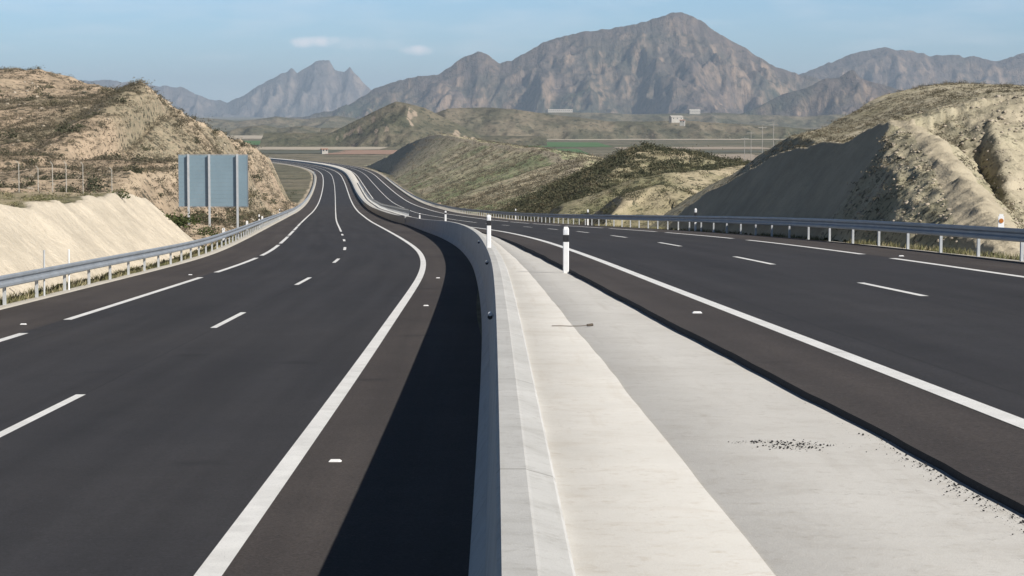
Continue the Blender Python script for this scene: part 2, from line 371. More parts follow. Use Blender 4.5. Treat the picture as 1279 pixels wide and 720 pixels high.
median_edge = lambda D, C: C-3.5-1.05+fbm(D, D*0, 2.5, 4, 3)*.07
road_l = road('L', 'road', 'dark asphalt carriageway on the left of the concrete barrier, sweeping down the valley', lambda D, C: fT(D)+.02, 2.2)
road_r = road('R', 'road', 'dark asphalt carriageway on the right of the pale concrete median', median_edge, 2.2)
def line(parent, name, side, off, w, D0, D1):
    c, z = PROF[side]; D = dsamp(D0, D1, .5, .012); C, Z = c(D), z(D)
    wv = w*(1+D/2200.)
    return ribbon(name, D, [(C+off-wv/2, Z+LIFT), (C+off+wv/2, Z+LIFT)], M_paint, parent)
line(road_l, 'edge_line', 'L', 3.5, .20, -20, 1300)
line(road_r, 'edge_line', 'R', -3.5, .18, -20, 1300)
def seq(parent, side, name, off, w, spans):
    for a, b in spans: line(parent, name, side, off, w, a, b)
seq(road_l, 'L', 'edge_line', -3.5, .18, [(-12,19.5),(23,43.6),(48.2,71.6),(76.2,94.5),(98,118),(121.5,142),(145.5,166),(169,190),(193,214),(217,1300)])
seq(road_r, 'R', 'edge_line', 3.5, .18, [(-12,28.5),(32,52.5),(56,75.5),(79,99),(102.5,122.5),(126,147),(150,171),(174,195),(198,1300)])
seq(road_l, 'L', 'lane_dash', 0, .13, [(4,9.4),(24.6,30.2),(45.3,51.1),(65.8,71.5),(87.5,93.3),(107.5,113.2),(127.5,133.2),(146,152)]+[(162,1300)])
seq(road_r, 'R', 'lane_dash', 0, .13, [(1,6),(17.5,22.5),(33.6,38.5),(48,53.9),(65,70.8),(81.5,87.5),(98,104)]+[(115+17*i,121+17*i) for i in range(4)]+[(185,1300)])

# median slabs
D1 = dsamp(-25, 206)
xb = fT(D1)+.46                                     # barrier's right foot
xe = median_edge(D1, cR(D1))-.01
Mz = np.minimum(zR(D1)-.04, tT(D1)-.12)
seam = xb+np.clip((xe-xb)*.37, .02, 2)
wj = fbm(D1, D1*0, 2.2, 5, 9)*.035
s1 = struct(ribbon('median', D1, [(xb+.03, Mz+.012), (xb+.14, Mz+.006), (seam+wj, Mz+.006), (seam+wj+.012, Mz-.015)], M_slab), 'strip of pale cream concrete in the median beside the barrier', 'median')
s2 = struct(ribbon('median', D1, [(seam+wj-.02, Mz-.016), (seam+wj+.012, Mz-.0), ((seam+xe)/2, Mz), (xe+.12, Mz-.004)], M_slab2), 'strip of grey concrete in the median along the asphalt edge', 'median')
D2 = dsamp(206, 1350)
s3 = struct(ribbon('median', D2, [(fT(D2)+.5, tT(D2)-.02), (cR(D2)-4.75, tT(D2)-.06), (cR(D2)-4.62, zR(D2)-.1)], M_slab), 'white concrete median strip far down the road past the wall end', 'median')
# kerbs outside the shoulders
DK = dsamp(-25, 1350)
for side, sg in (('L', -1), ('R', 1)):
    c, z = PROF[side]; C, Z = c(DK), z(DK); e = C+sg*5.86; wb = fbm(DK, DK*0, 3, 3, 21)*.10
    cols = [(e, Z-.16), (e+sg*.02, Z-.03), (e+sg*.55, Z-.05+wb*.3), (e+sg*(1.1+wb), Z-.22)]
    if sg < 0: cols = cols[::-1]
    struct(ribbon('kerb', DK, cols, M_kerb), 'pale concrete kerb strip under the guardrail on the %s side' % ('left' if sg < 0 else 'right'), 'kerb')

# ------------------------------------------------------------------ terrain
def edge_dist(x, y):
    """distance outside the paved corridor (negative inside) and which side"""
    yy = np.clip(y, -60, 1390)
    el = (cL(yy)-6.9)-x; er = x-(cR(yy)+6.9)
    return el, er
def natural(x, y):
    """valley floor without the hills"""
    yy = np.clip(y, -60, 2500)
    el, er = edge_dist(x, y)
    t = np.clip((x-(cL(np.clip(yy,-60,1390))))/np.maximum(cR(np.clip(yy,-60,1390))-cL(np.clip(yy,-60,1390)), 1), 0, 1)
    z = zL(yy)*(1-t)+zR(yy)*t
    e = np.maximum(np.maximum(el, er), np.where(y > 1250, np.minimum((y-1250)*.3, 60), -99))
    out = np.clip(e/40, 0, 1)
    z = z-.20-.35*np.clip(-e/.8, 0, 1)+.10*np.clip(e/1.0, 0, 1)
    z = z+out*(fbm(x, y, 38, 4, 31)*1.6)*np.clip(1.3-y/900., .25, 1)+np.clip(e/4, 0, 1)*fbm(x, y, 3.2, 3, 33)*.22
    z = z+np.clip((y-3200)/3000, 0, 1)*fbm(x, y, 900, 4, 37)*26 + np.clip((y-4500)/5000, 0, 2)*6
    return z, e
def cut_top(x, y, slope_l, slope_r, gap=.5):
    """surface of the road cutting: rises away from the corridor"""
    yy = np.clip(y, -60, 1390); el, er = edge_dist(x, y)
    wl = (fbm(y, x*0, 7, 4, 41)*1.1); wr = (fbm(y, x*0, 9, 4, 43)*1.0)
    cl_ = zL(yy)-.2+slope_l*(el-gap+wl*np.clip(el/4, 0, 1)); cr_ = zR(yy)-.2+slope_r*(er-gap+wr*np.clip(er/4, 0, 1))
    return np.where(el > er, cl_, cr_)
def ridge(x, y, pts, sl, sr, round_=2.0, pw=1.0):
    """height of a ridge through pts [(x,y,z)] with side slopes; sl = left of travel direction, sr = right"""
    best = np.full(x.shape, -1e9)
    for (x0, y0, z0), (x1, y1, z1) in zip(pts[:-1], pts[1:]):
        dx, dy = x1-x0, y1-y0; L = dx*dx+dy*dy
        t = np.clip(((x-x0)*dx+(y-y0)*dy)/L, 0, 1)
        px, py = x-(x0+t*dx), y-(y0+t*dy); d = np.sqrt(px*px+py*py)
        side = dx*py-dy*px
        k = np.where(side > 0, sl, sr)
        h = z0+t*(z1-z0)-k*(np.sqrt(d**2+round_**2)-round_)**pw
        best = np.maximum(best, h)
    return best
def bp(u, v, D):   # a silhouette point seen at (u,v) standing D metres away
    a = (u-639.5)/FOC; b = (360-v)/FOC; c, s = math.cos(PITCH), math.sin(PITCH)
    yy = c+b*s; return (a/yy*D, D, (-s+b*c)/yy*D)
def smax(a, b, k): 
    h = np.clip(.5+.5*(a-b)/k, 0, 1); return b*(1-h)+a*h+k*h*(1-h)
# --- hill height functions: return z, cut mask, veg mask
HL = [bp(*p) for p in [(382,231,720),(372,222,680),(358,210,600),(340,197,470),(318,182,385),(300,169,322),(290,160,300),(268,153,280),(245,135,265),(228,118,252),(210,105,246),(196,97,243),(178,96,242),(165,99,246),(150,106,256)]]
HL2 = [bp(*p) for p in [(240,150,300),(150,108,330),(135,103,335),(110,97,345),(80,92,350),(55,85,355),(30,81,360),(0,82,365),(-90,70,375),(-260,62,380)]]
def h_left(x, y):
    A = sorted(HL[8:]); ax = [p[0] for p in A]; B = sorted(HL2); bx = [p[0] for p in B]
    zc = np.interp(x, ax, [p[2] for p in A]); yc = np.interp(x, ax, [p[1] for p in A])
    z1 = zc-np.where(y < yc, .135*(yc-y), .25*(y-yc))-np.clip(x-ax[-1], 0, 99)*.9-np.clip(ax[0]-x, 0, 999)*.10
    zc = np.interp(x, bx, [p[2] for p in B]); yc = np.interp(x, bx, [p[1] for p in B])
    z2 = zc-np.where(y < yc, .085*(yc-y), .35*(y-yc))-np.clip(x-bx[-1], 0, 99)*.9
    Cc = HL[:9][::-1]; cy = [p[1] for p in Cc]
    xc = np.interp(y, cy, [p[0] for p in Cc]); z3 = np.interp(y, cy, [p[2] for p in Cc])-.22*np.clip(xc-x, 0, 99)-np.clip(cy[0]-y, 0, 99)*.4
    terr = -.12*np.clip(y-225, 0, 999)+np.minimum(-4.4+(y-115)*.004+fbm(x, y, 24, 3, 58)*2.2*np.clip((y-108)/15, 0, 1), zL(y)+.22*(y-103))
    z = smax(np.maximum(np.maximum(z1, z2), z3), terr, .8)
    nz = fbm(x, y, 26, 4, 51)*3.0*np.clip(np.abs(236-y)/50, .08, 1)*np.clip((330-y)/60, .2, 1)+fbm(x, y, 8, 4, 52)*1.3+fbm(x, y, 2.2, 3, 53)*.5
    z = z+nz-.5
    el = edge_dist(x, y)[0]
    ct = cut_top(x, y, np.interp(y, [240, 300, 420], [1.1, 1.45, 1.9]), 1.0, .3)+fbm(x, y, 2.5, 4, 55)*.9
    shelf = cut_top(x, y, .22, .2, .2)+.3+np.clip(el-2.2-np.clip((190-y)/14, 0, 5), 0, 99)*np.interp(y, [200, 330], [1.0, 1.9])+fbm(x, y, 4.5, 4, 55)*1.3
    ct = np.minimum(ct, shelf)
    q = z-ct; cut = (q > 0)*(.12+.75*np.exp(-(q/.9)**2)+.75*np.clip(fbm(x, y, 7, 3, 56)*4-.3, 0, 1))
    cut = np.maximum(cut, np.exp(-(q/.5)**2)*.6)
    z = np.minimum(z, ct)
    veg = np.clip((fbm(x, y, 40, 3, 57)*2.5)+.2, 0, 1)
    top = np.clip(1-np.abs(x-HL[11][0]-4)/7, 0, 1)*np.clip((z-0)/4, 0, 1)
    return z, np.maximum(cut, top*.8), veg
BK = [bp(*p) for p in [(246,300,98),(240,297,96),(225,284,92),(205,270,88),(190,260,84),(176,254,82),(150,263,77),(130,268,74),(100,269,72),(60,264,68),(40,263,66),(10,262,62),(-60,262,58),(-200,262,52),(-500,265,40)]]
def bank_cut(x, y):
    yy = np.clip(y, -60, 1390); return zL(yy)-.2+.92*(edge_dist(x, y)[0]-.1+fbm(x, y, 11, 3, 41)*.35)
def h_bank(x, y):
    nat = ridge(x, y, BK, .30, .03, .6)
    nat = nat+fbm(x, y, 5, 4, 61)*.75+fbm(x, y, 1.2, 3, 62)*.2
    ct = bank_cut(x, y)+fbm(x, y, 3.0, 4, 63)*.55+(fbm(x, y, 1.1, 3, 65, True)-.6)*.16
    cut = (nat > ct-.08)*1.0
    cut = np.maximum(cut, np.clip(1-(ct-nat)/.5, 0, 1)*.8)
    return np.minimum(nat, ct), cut, np.clip(.6+fbm(x, y, 8, 3, 64)*2, 0, 1)
BT = None
SP = [bp(*p) for p in [(850,252,124),(875,236,121),(893,224,118),(925,204,113),(958,182,107),(984,170,101),(1007,166,97),(1040,172,93),(1075,170,89),(1110,160,86),(1145,156,84),(1165,172,80),(1190,200,75),(1215,236,70),(1240,272,64),(1262,312,57)]]
BKR = [bp(*p) for p in [(860,246,140),(925,208,135),(985,168,128),(1030,155,130),(1060,140,132),(1085,128,134),(1110,118,136),(1150,110,138),(1190,107,140),(1230,108,142),(1290,111,145),(1500,80,150)]]
CR_ = [bp(*p) for p in [(1186,154,94),(1208,138,90),(1224,133,86),(1238,156,83),(1248,186,79),(1258,224,74),(1270,275,69),(1284,325,64)]]
CR2 = [bp(*p) for p in [(1222,134,86),(1250,125,86),(1290,114,86),(1500,68,88)]]
def h_right(x, y):
    a = ridge(x, y, SP, .95, .60, .45)
    bx = [p[0] for p in BKR]; zc = np.interp(x, bx, [p[2] for p in BKR]); yc = np.interp(x, bx, [p[1] for p in BKR])
    gul = np.clip(x-np.interp(y, [p[1] for p in SP[::-1]], [p[0] for p in SP[::-1]]), 0, 1)*np.clip((94-y)/5, 0, 1)*3.4
    b = zc-gul-np.where(y < yc, .022*(yc-y)+np.clip(x-14-.11*(y-92), -99, 0)*-.0, .45*(y-yc))-np.clip(bx[0]-x, 0, 99)*.7
    c = ridge(x, y, CR_, .5, 1.7, .2); d = ridge(x, y, CR2, .25, .42, .5)
    z = np.maximum(np.maximum(a, b-np.clip((90-y)/6., 0, 6)*1.2), np.maximum(c, d))
    rough = np.clip((96-y)/12., .0, 1)
    z = z+fbm(x, y, 9, 4, 71)*.45+fbm(x, y, 2.2, 4, 72)*(.22+.30*rough)+(fbm(x, y, .7, 3, 73, True)-.6)*(.06+.22*rough)
    ct = cut_top(x, y, 1.38, 1.38, .1)+fbm(y, x*0, 1.1, 4, 74)*.16+fbm(x, y, 1.6, 3, 77)*.12
    # the near end of the cutting is broken ground, not a planed slope
    ct = ct+np.clip((84-y)/4, 0, 1)*(fbm(x, y, 1.6, 4, 75)*.9)*np.clip((edge_dist(x, y)[1]-.3)/1.5, 0, 1)
    cut = (z > ct)*np.clip((y-80)/4, 0, 1)
    lx = np.interp(y, [p[1] for p in SP[::-1]], [p[0] for p in SP[::-1]])
    near = np.clip(1.15-np.abs((x-lx+.05)/(.35+.03*(86-y))), 0, 1)*np.clip((87-y)/3, 0, 1)
    cut = np.maximum(cut, np.clip(near*2.2, 0, 1)); cut = np.maximum(cut, np.clip((c-np.maximum(a, b))*2, 0, 1)*.5)
    return np.minimum(z, ct), cut, np.clip(.1+fbm(x, y, 12, 3, 76)*2, 0, 1)
E1 = [bp(*p) for p in [(758,268,176),(780,256,172),(800,243,168),(822,231,164),(840,232,166),(860,240,172),(880,238,178)]]
E2 = [bp(*p) for p in [(800,240,205),(825,226,205),(845,216,205),(870,212,207),(900,214,210),(940,206,214),(1000,196,220)]]
def h_low(x, y):
    z = np.maximum(ridge(x, y, E1, .34, .5, .6), ridge(x, y, E2, .3, .3, 1.0))
    z = z+fbm(x, y, 6, 4, 81)*.8+fbm(x, y, 1.6, 3, 82)*.35
    ct = cut_top(x, y, 1.0, 1.0, .2)+fbm(x, y, 2, 3, 83)*.15
    return np.minimum(z, ct), (z > ct)*.4+.35*np.clip(fbm(x, y, 3, 3, 84)*5-.4, 0, 1), np.clip(.3+fbm(x, y, 12, 3, 85)*2, 0, 1)
MD = [bp(*p) for p in [(596,248,262),(612,221,262),(640,203,262),(670,190,262),(700,180,262),(730,176,262),(760,178,262),(790,188,262),(820,195,264),(850,205,266),(872,214,268),(900,224,270)]]
def h_mound(x, y):
    z = ridge(x, y, MD, .3, .165, 3)
    z = z+fbm(x, y, 22, 4, 91)*.9+fbm(x, y, 5, 4, 92)*.8+fbm(x, y, 1.5, 3, 93)*.3-.2
    ct = cut_top(x, y, .8, .55, 1.5)+fbm(x, y, 3, 3, 94)*.5
    return np.minimum(z, ct), np.clip((z-ct)/3, 0, 1)*.5, np.clip(.35+fbm(x, y, 20, 3, 95)*2.5, 0, 1)
BH = [bp(*p) for p in [(486,206,1040),(500,196,990),(520,183,940),(534,173,900),(546,166,860),(560,168,760),(585,170,680),(610,173,600),(640,180,520),(668,192,450),(700,205,400)]]
def h_bump(x, y):
    Bs = BH[::-1]; by = [p[1] for p in Bs]; xc = np.interp(y, by, [p[0] for p in Bs]); zc = np.interp(y, by, [p[2] for p in Bs])
    z = zc-np.where(x > xc, .17, .04)*np.abs(x-xc)-.03*np.clip(by[0]-y, 0, 999)
    z = z+fbm(x, y, 40, 4, 101)*2.4*np.clip((900-y)/200, .1, 1)+fbm(x, y, 9, 4, 102)*1.2+fbm(x, y, 2.5, 3, 103)*.4-.3
    ct = cut_top(x, y, .8, np.interp(y, [300, 480, 780, 920], [.26, .34, .52, 1.2]), 2.5)+fbm(x, y, 7, 4, 104)*1.3*np.clip((840-y)/80, .2, 1)
    cut = (z > ct)*(.15+.7*np.exp(-((z-ct)/1.5)**2))+(y > 850)*(z > ct)*.6
    return np.minimum(z, ct), cut, np.clip(.3+fbm(x, y, 35, 3, 105)*2.5, 0, 1)
def grid_obj(name, xs, ys, fn, mat, base=True, warp=None):
    X, Y = np.meshgrid(xs, ys)
    if warp is not None: X = X+warp(Y)
    Z, cut, veg = fn(X, Y)
    keep = None
    if base:
        nb, e = natural(X, Y); ok = (Z > nb-1.2) & (e > .15)
        q = ok[:-1,:-1] & ok[1:,:-1] & ok[:-1,1:] & ok[1:,1:]; keep = q.ravel()
    n, k = X.shape; a = (np.arange(n-1)[:,None]*k+np.arange(k-1)[None,:]).ravel()
    Fq = np.stack([a, a+1, a+k+1, a+k], 1)
    if keep is not None: Fq = Fq[keep]
    used = np.unique(Fq); remap = np.full(n*k, -1); remap[used] = np.arange(len(used))
    V = np.stack([X, Y, Z], -1).reshape(-1, 3)[used]
    return mesh_obj(name, V, remap[Fq], mat, smooth=True, attrs={'cut': cut.ravel()[used], 'veg': veg.ravel()[used]})
# ground sheet out to the horizon
s_in = np.linspace(-.30, .30, 520); s_out = np.geomspace(.31, 2.2, 60)
S = np.concatenate([-s_out[::-1], s_in, s_out])
ys = [-70.]
while ys[-1] < 26000: ys.append(ys[-1]+max(.9, .0105*abs(ys[-1])))
ys = np.array(ys)
XX = S[None,:]*(30+np.abs(ys))[:,None]; YY = np.repeat(ys[:,None], len(S), 1)
Z, e = natural(XX, YY)
n, k = XX.shape; a = (np.arange(n-1)[:,None]*k+np.arange(k-1)[None,:]).ravel()
mesh = mesh_obj('ground', np.stack([XX, YY, Z], -1).reshape(-1,3), np.stack([a, a+1, a+k+1, a+k], 1), M_plain, smooth=True,
    attrs={'cut': np.clip(.9-np.abs(e)/2.2, 0, 1).ravel(), 'veg': np.clip(.3+fbm(XX, YY, 300, 3, 111)*2, 0, 1).ravel()})
struct(mesh, 'dry valley floor with brown earth and scrub reaching to the mountains', 'ground')
struct(grid_obj('hill', np.arange(-190, -14, .42), np.arange(104, 450, .62), h_left, M_hill_left), 'scrubby brown hill on the left with a tan cut face above the road', 'hill')
struct(grid_obj('embankment', np.arange(-45, -9, .10), np.arange(30, 112, .13), h_bank, M_bank), 'bare cream earth bank behind the left guardrail', 'embankment')
struct(grid_obj('hill', np.arange(7.5, 48, .085), np.arange(50, 150, .13), h_right, M_hill_right), 'pale scrubby hill on the right whose cut face lies in shade', 'hill')
struct(grid_obj('hill', np.arange(2, 40, .18), np.arange(138, 232, .25), h_low, M_mound), 'low broken rise with a small shaded cut between the mound and the right hill', 'hill')
struct(grid_obj('hill', np.arange(-12, 42, .22), np.arange(196, 330, .35), h_mound, M_mound), 'rounded mound covered in dark shrubs beyond the right carriageway', 'hill')
struct(grid_obj('hill', np.arange(-14, 66, .40)-0, np.arange(235, 1050, 1.3), h_bump, M_bump, warp=lambda Y: cR(np.clip(Y, 0, 1390))+8.0), 'long scrubby hill right of the distant road with a shaded cutting', 'hill')

# --- distant hills and mountains
def far_hill(name, label, crest, D, front, back, step, depth, mat, noise, rnd, seed, base_z=-27, spurs=0, spur_drop=.35, side=.7, jag=0.):
    pts = [bp(*(p if len(p) == 3 else (*p, D))) for p in crest]
    x0 = pts[0][0]; x1 = pts[-1][0]; rg = ridge
    xs = np.arange(x0-40*step, x1+40*step, step); ys_ = np.arange(D-depth, D+depth*.6, step*1.3)
    sp = []; r = np.random.default_rng(seed)
    for i in range(spurs):
        t = (i+.5+r.uniform(-.35, .35))/spurs; xx = x0+t*(x1-x0)
        zz = np.interp(xx, [p[0] for p in pts], [p[2] for p in pts]); h = zz-base_z
        L = h*r.uniform(1.5, 3.2); ang = r.uniform(-.45, .45); q = [(xx, D, zz-.02*h)]
        for kk in range(1, 6):
            f = kk/5; ang += r.uniform(-.25, .25)
            q.append((q[-1][0]+math.sin(ang)*L/5, q[-1][1]-math.cos(ang)*L/5, zz-.02*h-h*(f**.8)*(.92+.08*r.random())))
        sp.append(q)
    def fn(x, y):
        zc = np.interp(x+fbm(x, y, noise*3, 3, seed+7)*noise*.5*np.clip(np.abs(y-D)/noise, 0, 1), [p[0] for p in pts], [p[2] for p in pts])
        z = zc-np.where(y < D, front, back)*(np.sqrt((y-D)**2+rnd**2)-rnd)
        for q in sp: z = np.maximum(z, ridge(x, y, q, side, side, rnd*.6))
        hh = np.clip((z-base_z)/120., 0.02, 1)
        near = np.clip(np.abs(y-D)/(depth*.12), .12, 1)
        nz = (fbm(x, y*.45, noise*5, 5, seed+1, True, .55)-.62)*noise*(4.6 if noise > 20 else 1.7)+fbm(x, y, noise*1.5, 4, seed+2)*noise*.45
        z = z+nz*near+jag*fbm(x, y*0, noise*.7, 4, seed+4)
        gx = np.gradient(z, axis=1)/step; gy = np.gradient(z, axis=0)/(step*1.3); sl = np.sqrt(gx**2+gy**2)
        return z, np.clip((sl-.6)*1.5, 0, 1), np.clip(.5-(z-base_z)/300+fbm(x, y, noise*5, 3, seed+3)*1.5, 0, 1)
    X, Y = np.meshgrid(xs, ys_); Zz, cut, veg = fn(X, Y)
    n, k = X.shape; a = (np.arange(n-1)[:,None]*k+np.arange(k-1)[None,:]).ravel()
    Fq = np.stack([a, a+1, a+k+1, a+k], 1); ok = (Zz > base_z-30).ravel(); Fq = Fq[ok[Fq].all(1)]
    o = mesh_obj(name, np.stack([X, Y, Zz], -1).reshape(-1,3), Fq, mat, smooth=True, attrs={'cut': cut.ravel(), 'veg': veg.ravel()})
    return struct(o, label, name)
def mountain_mat(name, rock, scrub, pale, s):
    m, t, b = new_mat(name); n = NT(t); P = n.coord('Object', (s, s, s)); Q = n.coord('Object', (s*2.2, s*.7, s*.55))
    big = n.noise(P, .7, 5, .6); mid = n.noise(Q, 3.2, 6, .65, .4); fine = n.noise(P, 14, 6, .7)
    c = n.mix(n.rng(n.math('ADD', big, n.math('MULTIPLY', n.attr('veg'), .3)), .5, .75), rock, scrub)
    k = n.math('MULTIPLY', n.attr('cut'), n.rng(mid, .42, .62)); c = n.mix(k, c, pale)
    c = n.mix(n.rng(fine, .5, .66, 0, .7), c, tuple(x*.45 for x in scrub))
    patch = n.noise(P, 1.7, 4, .6); c = n.mix(n.rng(patch, .60, .68, 0, .75), c, pale)
    c = n.mix(n.rng(mid, .62, .72, 0, .4), c, tuple(x*1.2 for x in pale))
    n.lk(c, b.inputs['Base Color']); b.inputs['Roughness'].default_value = 1; b.inputs['Specular IOR Level'].default_value = 0
    n.bump(b, n.math('ADD', mid, n.math('MULTIPLY', fine, .4)), .09/s, .8)
    return m
M_mount = mountain_mat('mountain_rock', (.12,.096,.084), (.054,.062,.040), (.31,.225,.16), .0022)
M_jag = mountain_mat('far_mountain_rock', (.12,.11,.108), (.06,.066,.06), (.27,.22,.185), .0016)
MAIN = [(330,150),(380,146),(430,135),(455,120),(470,110),(490,103),(520,97),(555,94),(565,84),(580,72),(597,66),(612,72),(625,80),(640,75),(660,64),(690,50),(715,42),(750,38),(790,32),(815,25),(835,18),(850,15),(865,19),(885,32),(910,50),(935,68),(960,82),(985,90),(1020,97),(1060,108),(1120,122),(1200,135),(1300,142)]
RIGHT = [(930,118),(970,98),(1000,93),(1025,84),(1040,78),(1065,67),(1090,61),(1110,60),(1140,64),(1160,70),(1190,67),(1215,71),(1245,75),(1262,71),(1290,66),(1340,60),(1420,62),(1500,70),(1620,84),(1760,96),(1880,120),(2000,146)]
JAG = [(-420,146),(-300,128),(-180,116),(-60,108),(40,104),(120,100),(180,104),(225,108),(245,118),(262,125),(285,127),(300,121),(315,112),(330,103),(345,96),(360,87),(365,84),(370,90),(378,86),(387,82),(395,78),(403,75),(411,76),(417,85),(424,88),(431,91),(437,84),(442,91),(449,96),(455,106),(466,114),(490,122),(540,130),(620,138)]
far_hill('mountain', 'broad rocky mountain with the highest peak in the middle of the skyline', MAIN, 9000, .60, .6, 7.5, 1500, M_mount, 42, 10, 201, -20, 34, side=.62, jag=14)
far_hill('mountain', 'long rocky range on the right of the skyline beyond the highest peak', RIGHT, 11500, .60, .5, 10, 1700, M_mount, 50, 12, 211, -20, 20, side=.6, jag=18)
far_hill('mountain', 'jagged blue mountain on the left of the skyline', JAG, 15500, .62, .5, 13, 2000, M_jag, 60, 8, 221, -20, 30, side=.75, jag=24)
far_hill('mountain', 'small dark peak with a pale scar in front of the right range', [(900,150),(940,136),(975,120),(1005,112),(1030,100),(1048,98),(1058,90),(1066,88),(1074,98),(1090,104),(1120,112),(1160,122),(1220,134),(1300,140)], 7200, .6, .5, 7, 900, M_mount, 30, 6, 231, -20, 12, side=.6, jag=4)
far_hill('hills', 'low pale hill with rocky top left of centre in the valley', [(425,166),(440,156),(455,147),(470,138),(487,130),(495,127),(510,130),(530,135),(545,143),(560,152),(580,163),(590,170)], 1900, .30, .4, 1.6, 170, M_mid, 7, 3, 241, -25.5, 9, side=.5)
far_hill('hills', 'long dark olive ridge across the middle of the valley', [(500,160),(530,146),(560,136),(600,134),(640,137),(680,142),(720,147),(760,152),(800,152),(850,150),(900,154),(960,158),(1020,162),(1080,166)], 2500, .28, .4, 2.2, 220, M_mid, 9, 5, 251, -25.5, 22, side=.45)
far_hill('hills', 'low brown rises at the foot of the mountains on the left', [(200,150),(260,148),(300,152),(345,146),(380,149),(420,145),(460,150),(520,148),(600,143),(700,140),(800,143),(900,141),(1000,146),(1100,140),(1200,138),(1300,140)], 4800, .22, .3, 5, 500, M_mid, 13, 10, 261, -25, 30, side=.35)
far_hill('hills', 'low pale rise beyond the fields at the far left bend of the road', [(270,168),(300,160),(330,156),(350,160),(380,157),(410,162),(440,164),(470,168)], 3000, .2, .3, 3, 220, M_mid, 9, 5, 271, -26, 12, side=.35)

# fields on the valley floor
def field_mat(name, a, b_):
    m, t, b = new_mat(name); n = NT(t); P = n.coord('Object', (.2, 1.2, 1)); q = n.noise(P, .06, 5, .6)
    n.lk(n.mix(n.rng(q, .35, .65), a, b_), b.inputs['Base Color']); b.inputs['Roughness'].default_value = 1; return m
FM = {'green': field_mat('green_crop', (.045,.12,.03), (.08,.15,.045)), 'olive': field_mat('dark_crop', (.07,.075,.05), (.10,.10,.065)),
      'cream': field_mat('pale_fallow', (.44,.39,.30), (.36,.31,.24)), 'red': field_mat('red_soil', (.33,.20,.14), (.27,.18,.13)), 'tan': field_mat('tan_fallow', (.33,.27,.20), (.28,.235,.18))}
def field(u0, u1, v0, v1, kind, label):
    g = -25.0; Da = -g/((v1-145)/FOC); Db = -g/((v0-145)/FOC)
    x0 = (u0-639.5)/FOC; x1 = (u1-639.5)/FOC; Dm = (Da+Db)/2
    xs = np.linspace(x0*Dm, x1*Dm, 60); yy = np.linspace(Da, Db, 30); X, Y = np.meshgrid(xs, yy)
    Y = Y+(X-X.mean())*.12; Z = natural(X, Y)[0]+.22
    n, k = X.shape; a = (np.arange(n-1)[:,None]*k+np.arange(k-1)[None,:]).ravel()
    struct(mesh_obj('field', np.stack([X, Y, Z], -1).reshape(-1,3), np.stack([a, a+1, a+k+1, a+k], 1), FM[kind]), label, 'field')
field(255, 445, 169.5, 173.5, 'cream', 'pale fallow field beyond the green strip')
field(250, 520, 176, 181, 'green', 'long green field beyond the distant bend of the road')
field(300, 480, 184, 187.5, 'cream', 'pale strip in front of the long green field')
field(270, 430, 189, 193, 'olive', 'dark crop strip just above the distant bend')
field(420, 500, 188, 194, 'red', 'reddish bare field next to the distant bend')
field(585, 755, 178, 184, 'green', 'green field between the two scrubby hills')
field(560, 730, 186.5, 196, 'green', 'nearer green field between the two scrubby hills')
field(560, 1010, 171, 175, 'cream', 'wide pale field behind the shrubby mound')
field(770, 960, 184, 187, 'tan', 'tan strip field right of the shrubby mound')
field(770, 960, 189, 191.5, 'olive', 'narrow dark strip right of the shrubby mound')
field(800, 965, 194, 204, 'tan', 'broad tan field right of the shrubby mound')
field(620, 880, 164, 166, 'olive', 'far olive strip under the long ridge')

# ------------------------------------------------------------------ scrub, grass and stones (uncountable ground cover)
def tuft_templates(n, tris, flat, seed, size=.20):
    r = np.random.default_rng(seed); T = []
    for i in range(n):
        lob = r.normal(0, .42, (4, 3)); lob[:,2] = np.abs(lob[:,2])*.5; c = []
        p = lob[r.integers(0, 4, tris)]+r.normal(0, .30, (tris, 3)); p[:,2] = np.abs(p[:,2])*flat
        a = r.normal(0, 1, (tris, 3)); a /= np.linalg.norm(a, axis=1)[:,None]; b = r.normal(0, 1, (tris, 3)); b /= np.linalg.norm(b, axis=1)[:,None]
        V = np.stack([p, p+a*size, p+b*size], 1).reshape(-1, 3); V[:,2] = np.maximum(V[:,2], -.15); T.append(V)
    return T
def stone_templates(n, seed):
    import bmesh
    r = np.random.default_rng(seed); T = []
    for i in range(n):
        bm = bmesh.new(); bmesh.ops.create_icosphere(bm, subdivisions=1, radius=1)
        for v in bm.verts:
            for _ in range(1): v.co *= 1+r.normal(0, .22)
            v.co.z *= .62
        T.append((np.array([v.co[:] for v in bm.verts]), np.array([[v.index for v in f.verts] for f in bm.faces]))); bm.free()
    return T
def veg_mat(name, a, b_, dry):
    m, t, b = new_mat(name); n = NT(t); c = n.attr('tone'); q = n.noise(n.coord(), 2.0, 2)
    k = n.mix(n.rng(c, 0, .75), a, b_); k = n.mix(n.rng(c, .72, 1, 0, 1), k, dry); k = n.mix(1.0, k, n.mix(q, (.75,)*3, (1.25,)*3), 'MULTIPLY')
    n.lk(k, b.inputs['Base Color']); b.inputs['Roughness'].default_value = .9; b.inputs['Specular IOR Level'].default_value = .15; return m
M_scrub = veg_mat('scrub_foliage', (.045,.050,.030), (.085,.085,.05), (.17,.145,.09))
M_scrub_brown = veg_mat('brown_scrub_foliage', (.07,.064,.046), (.125,.11,.075), (.23,.19,.13))
M_grass = veg_mat('verge_grass', (.10,.105,.05), (.19,.175,.09), (.36,.31,.20))
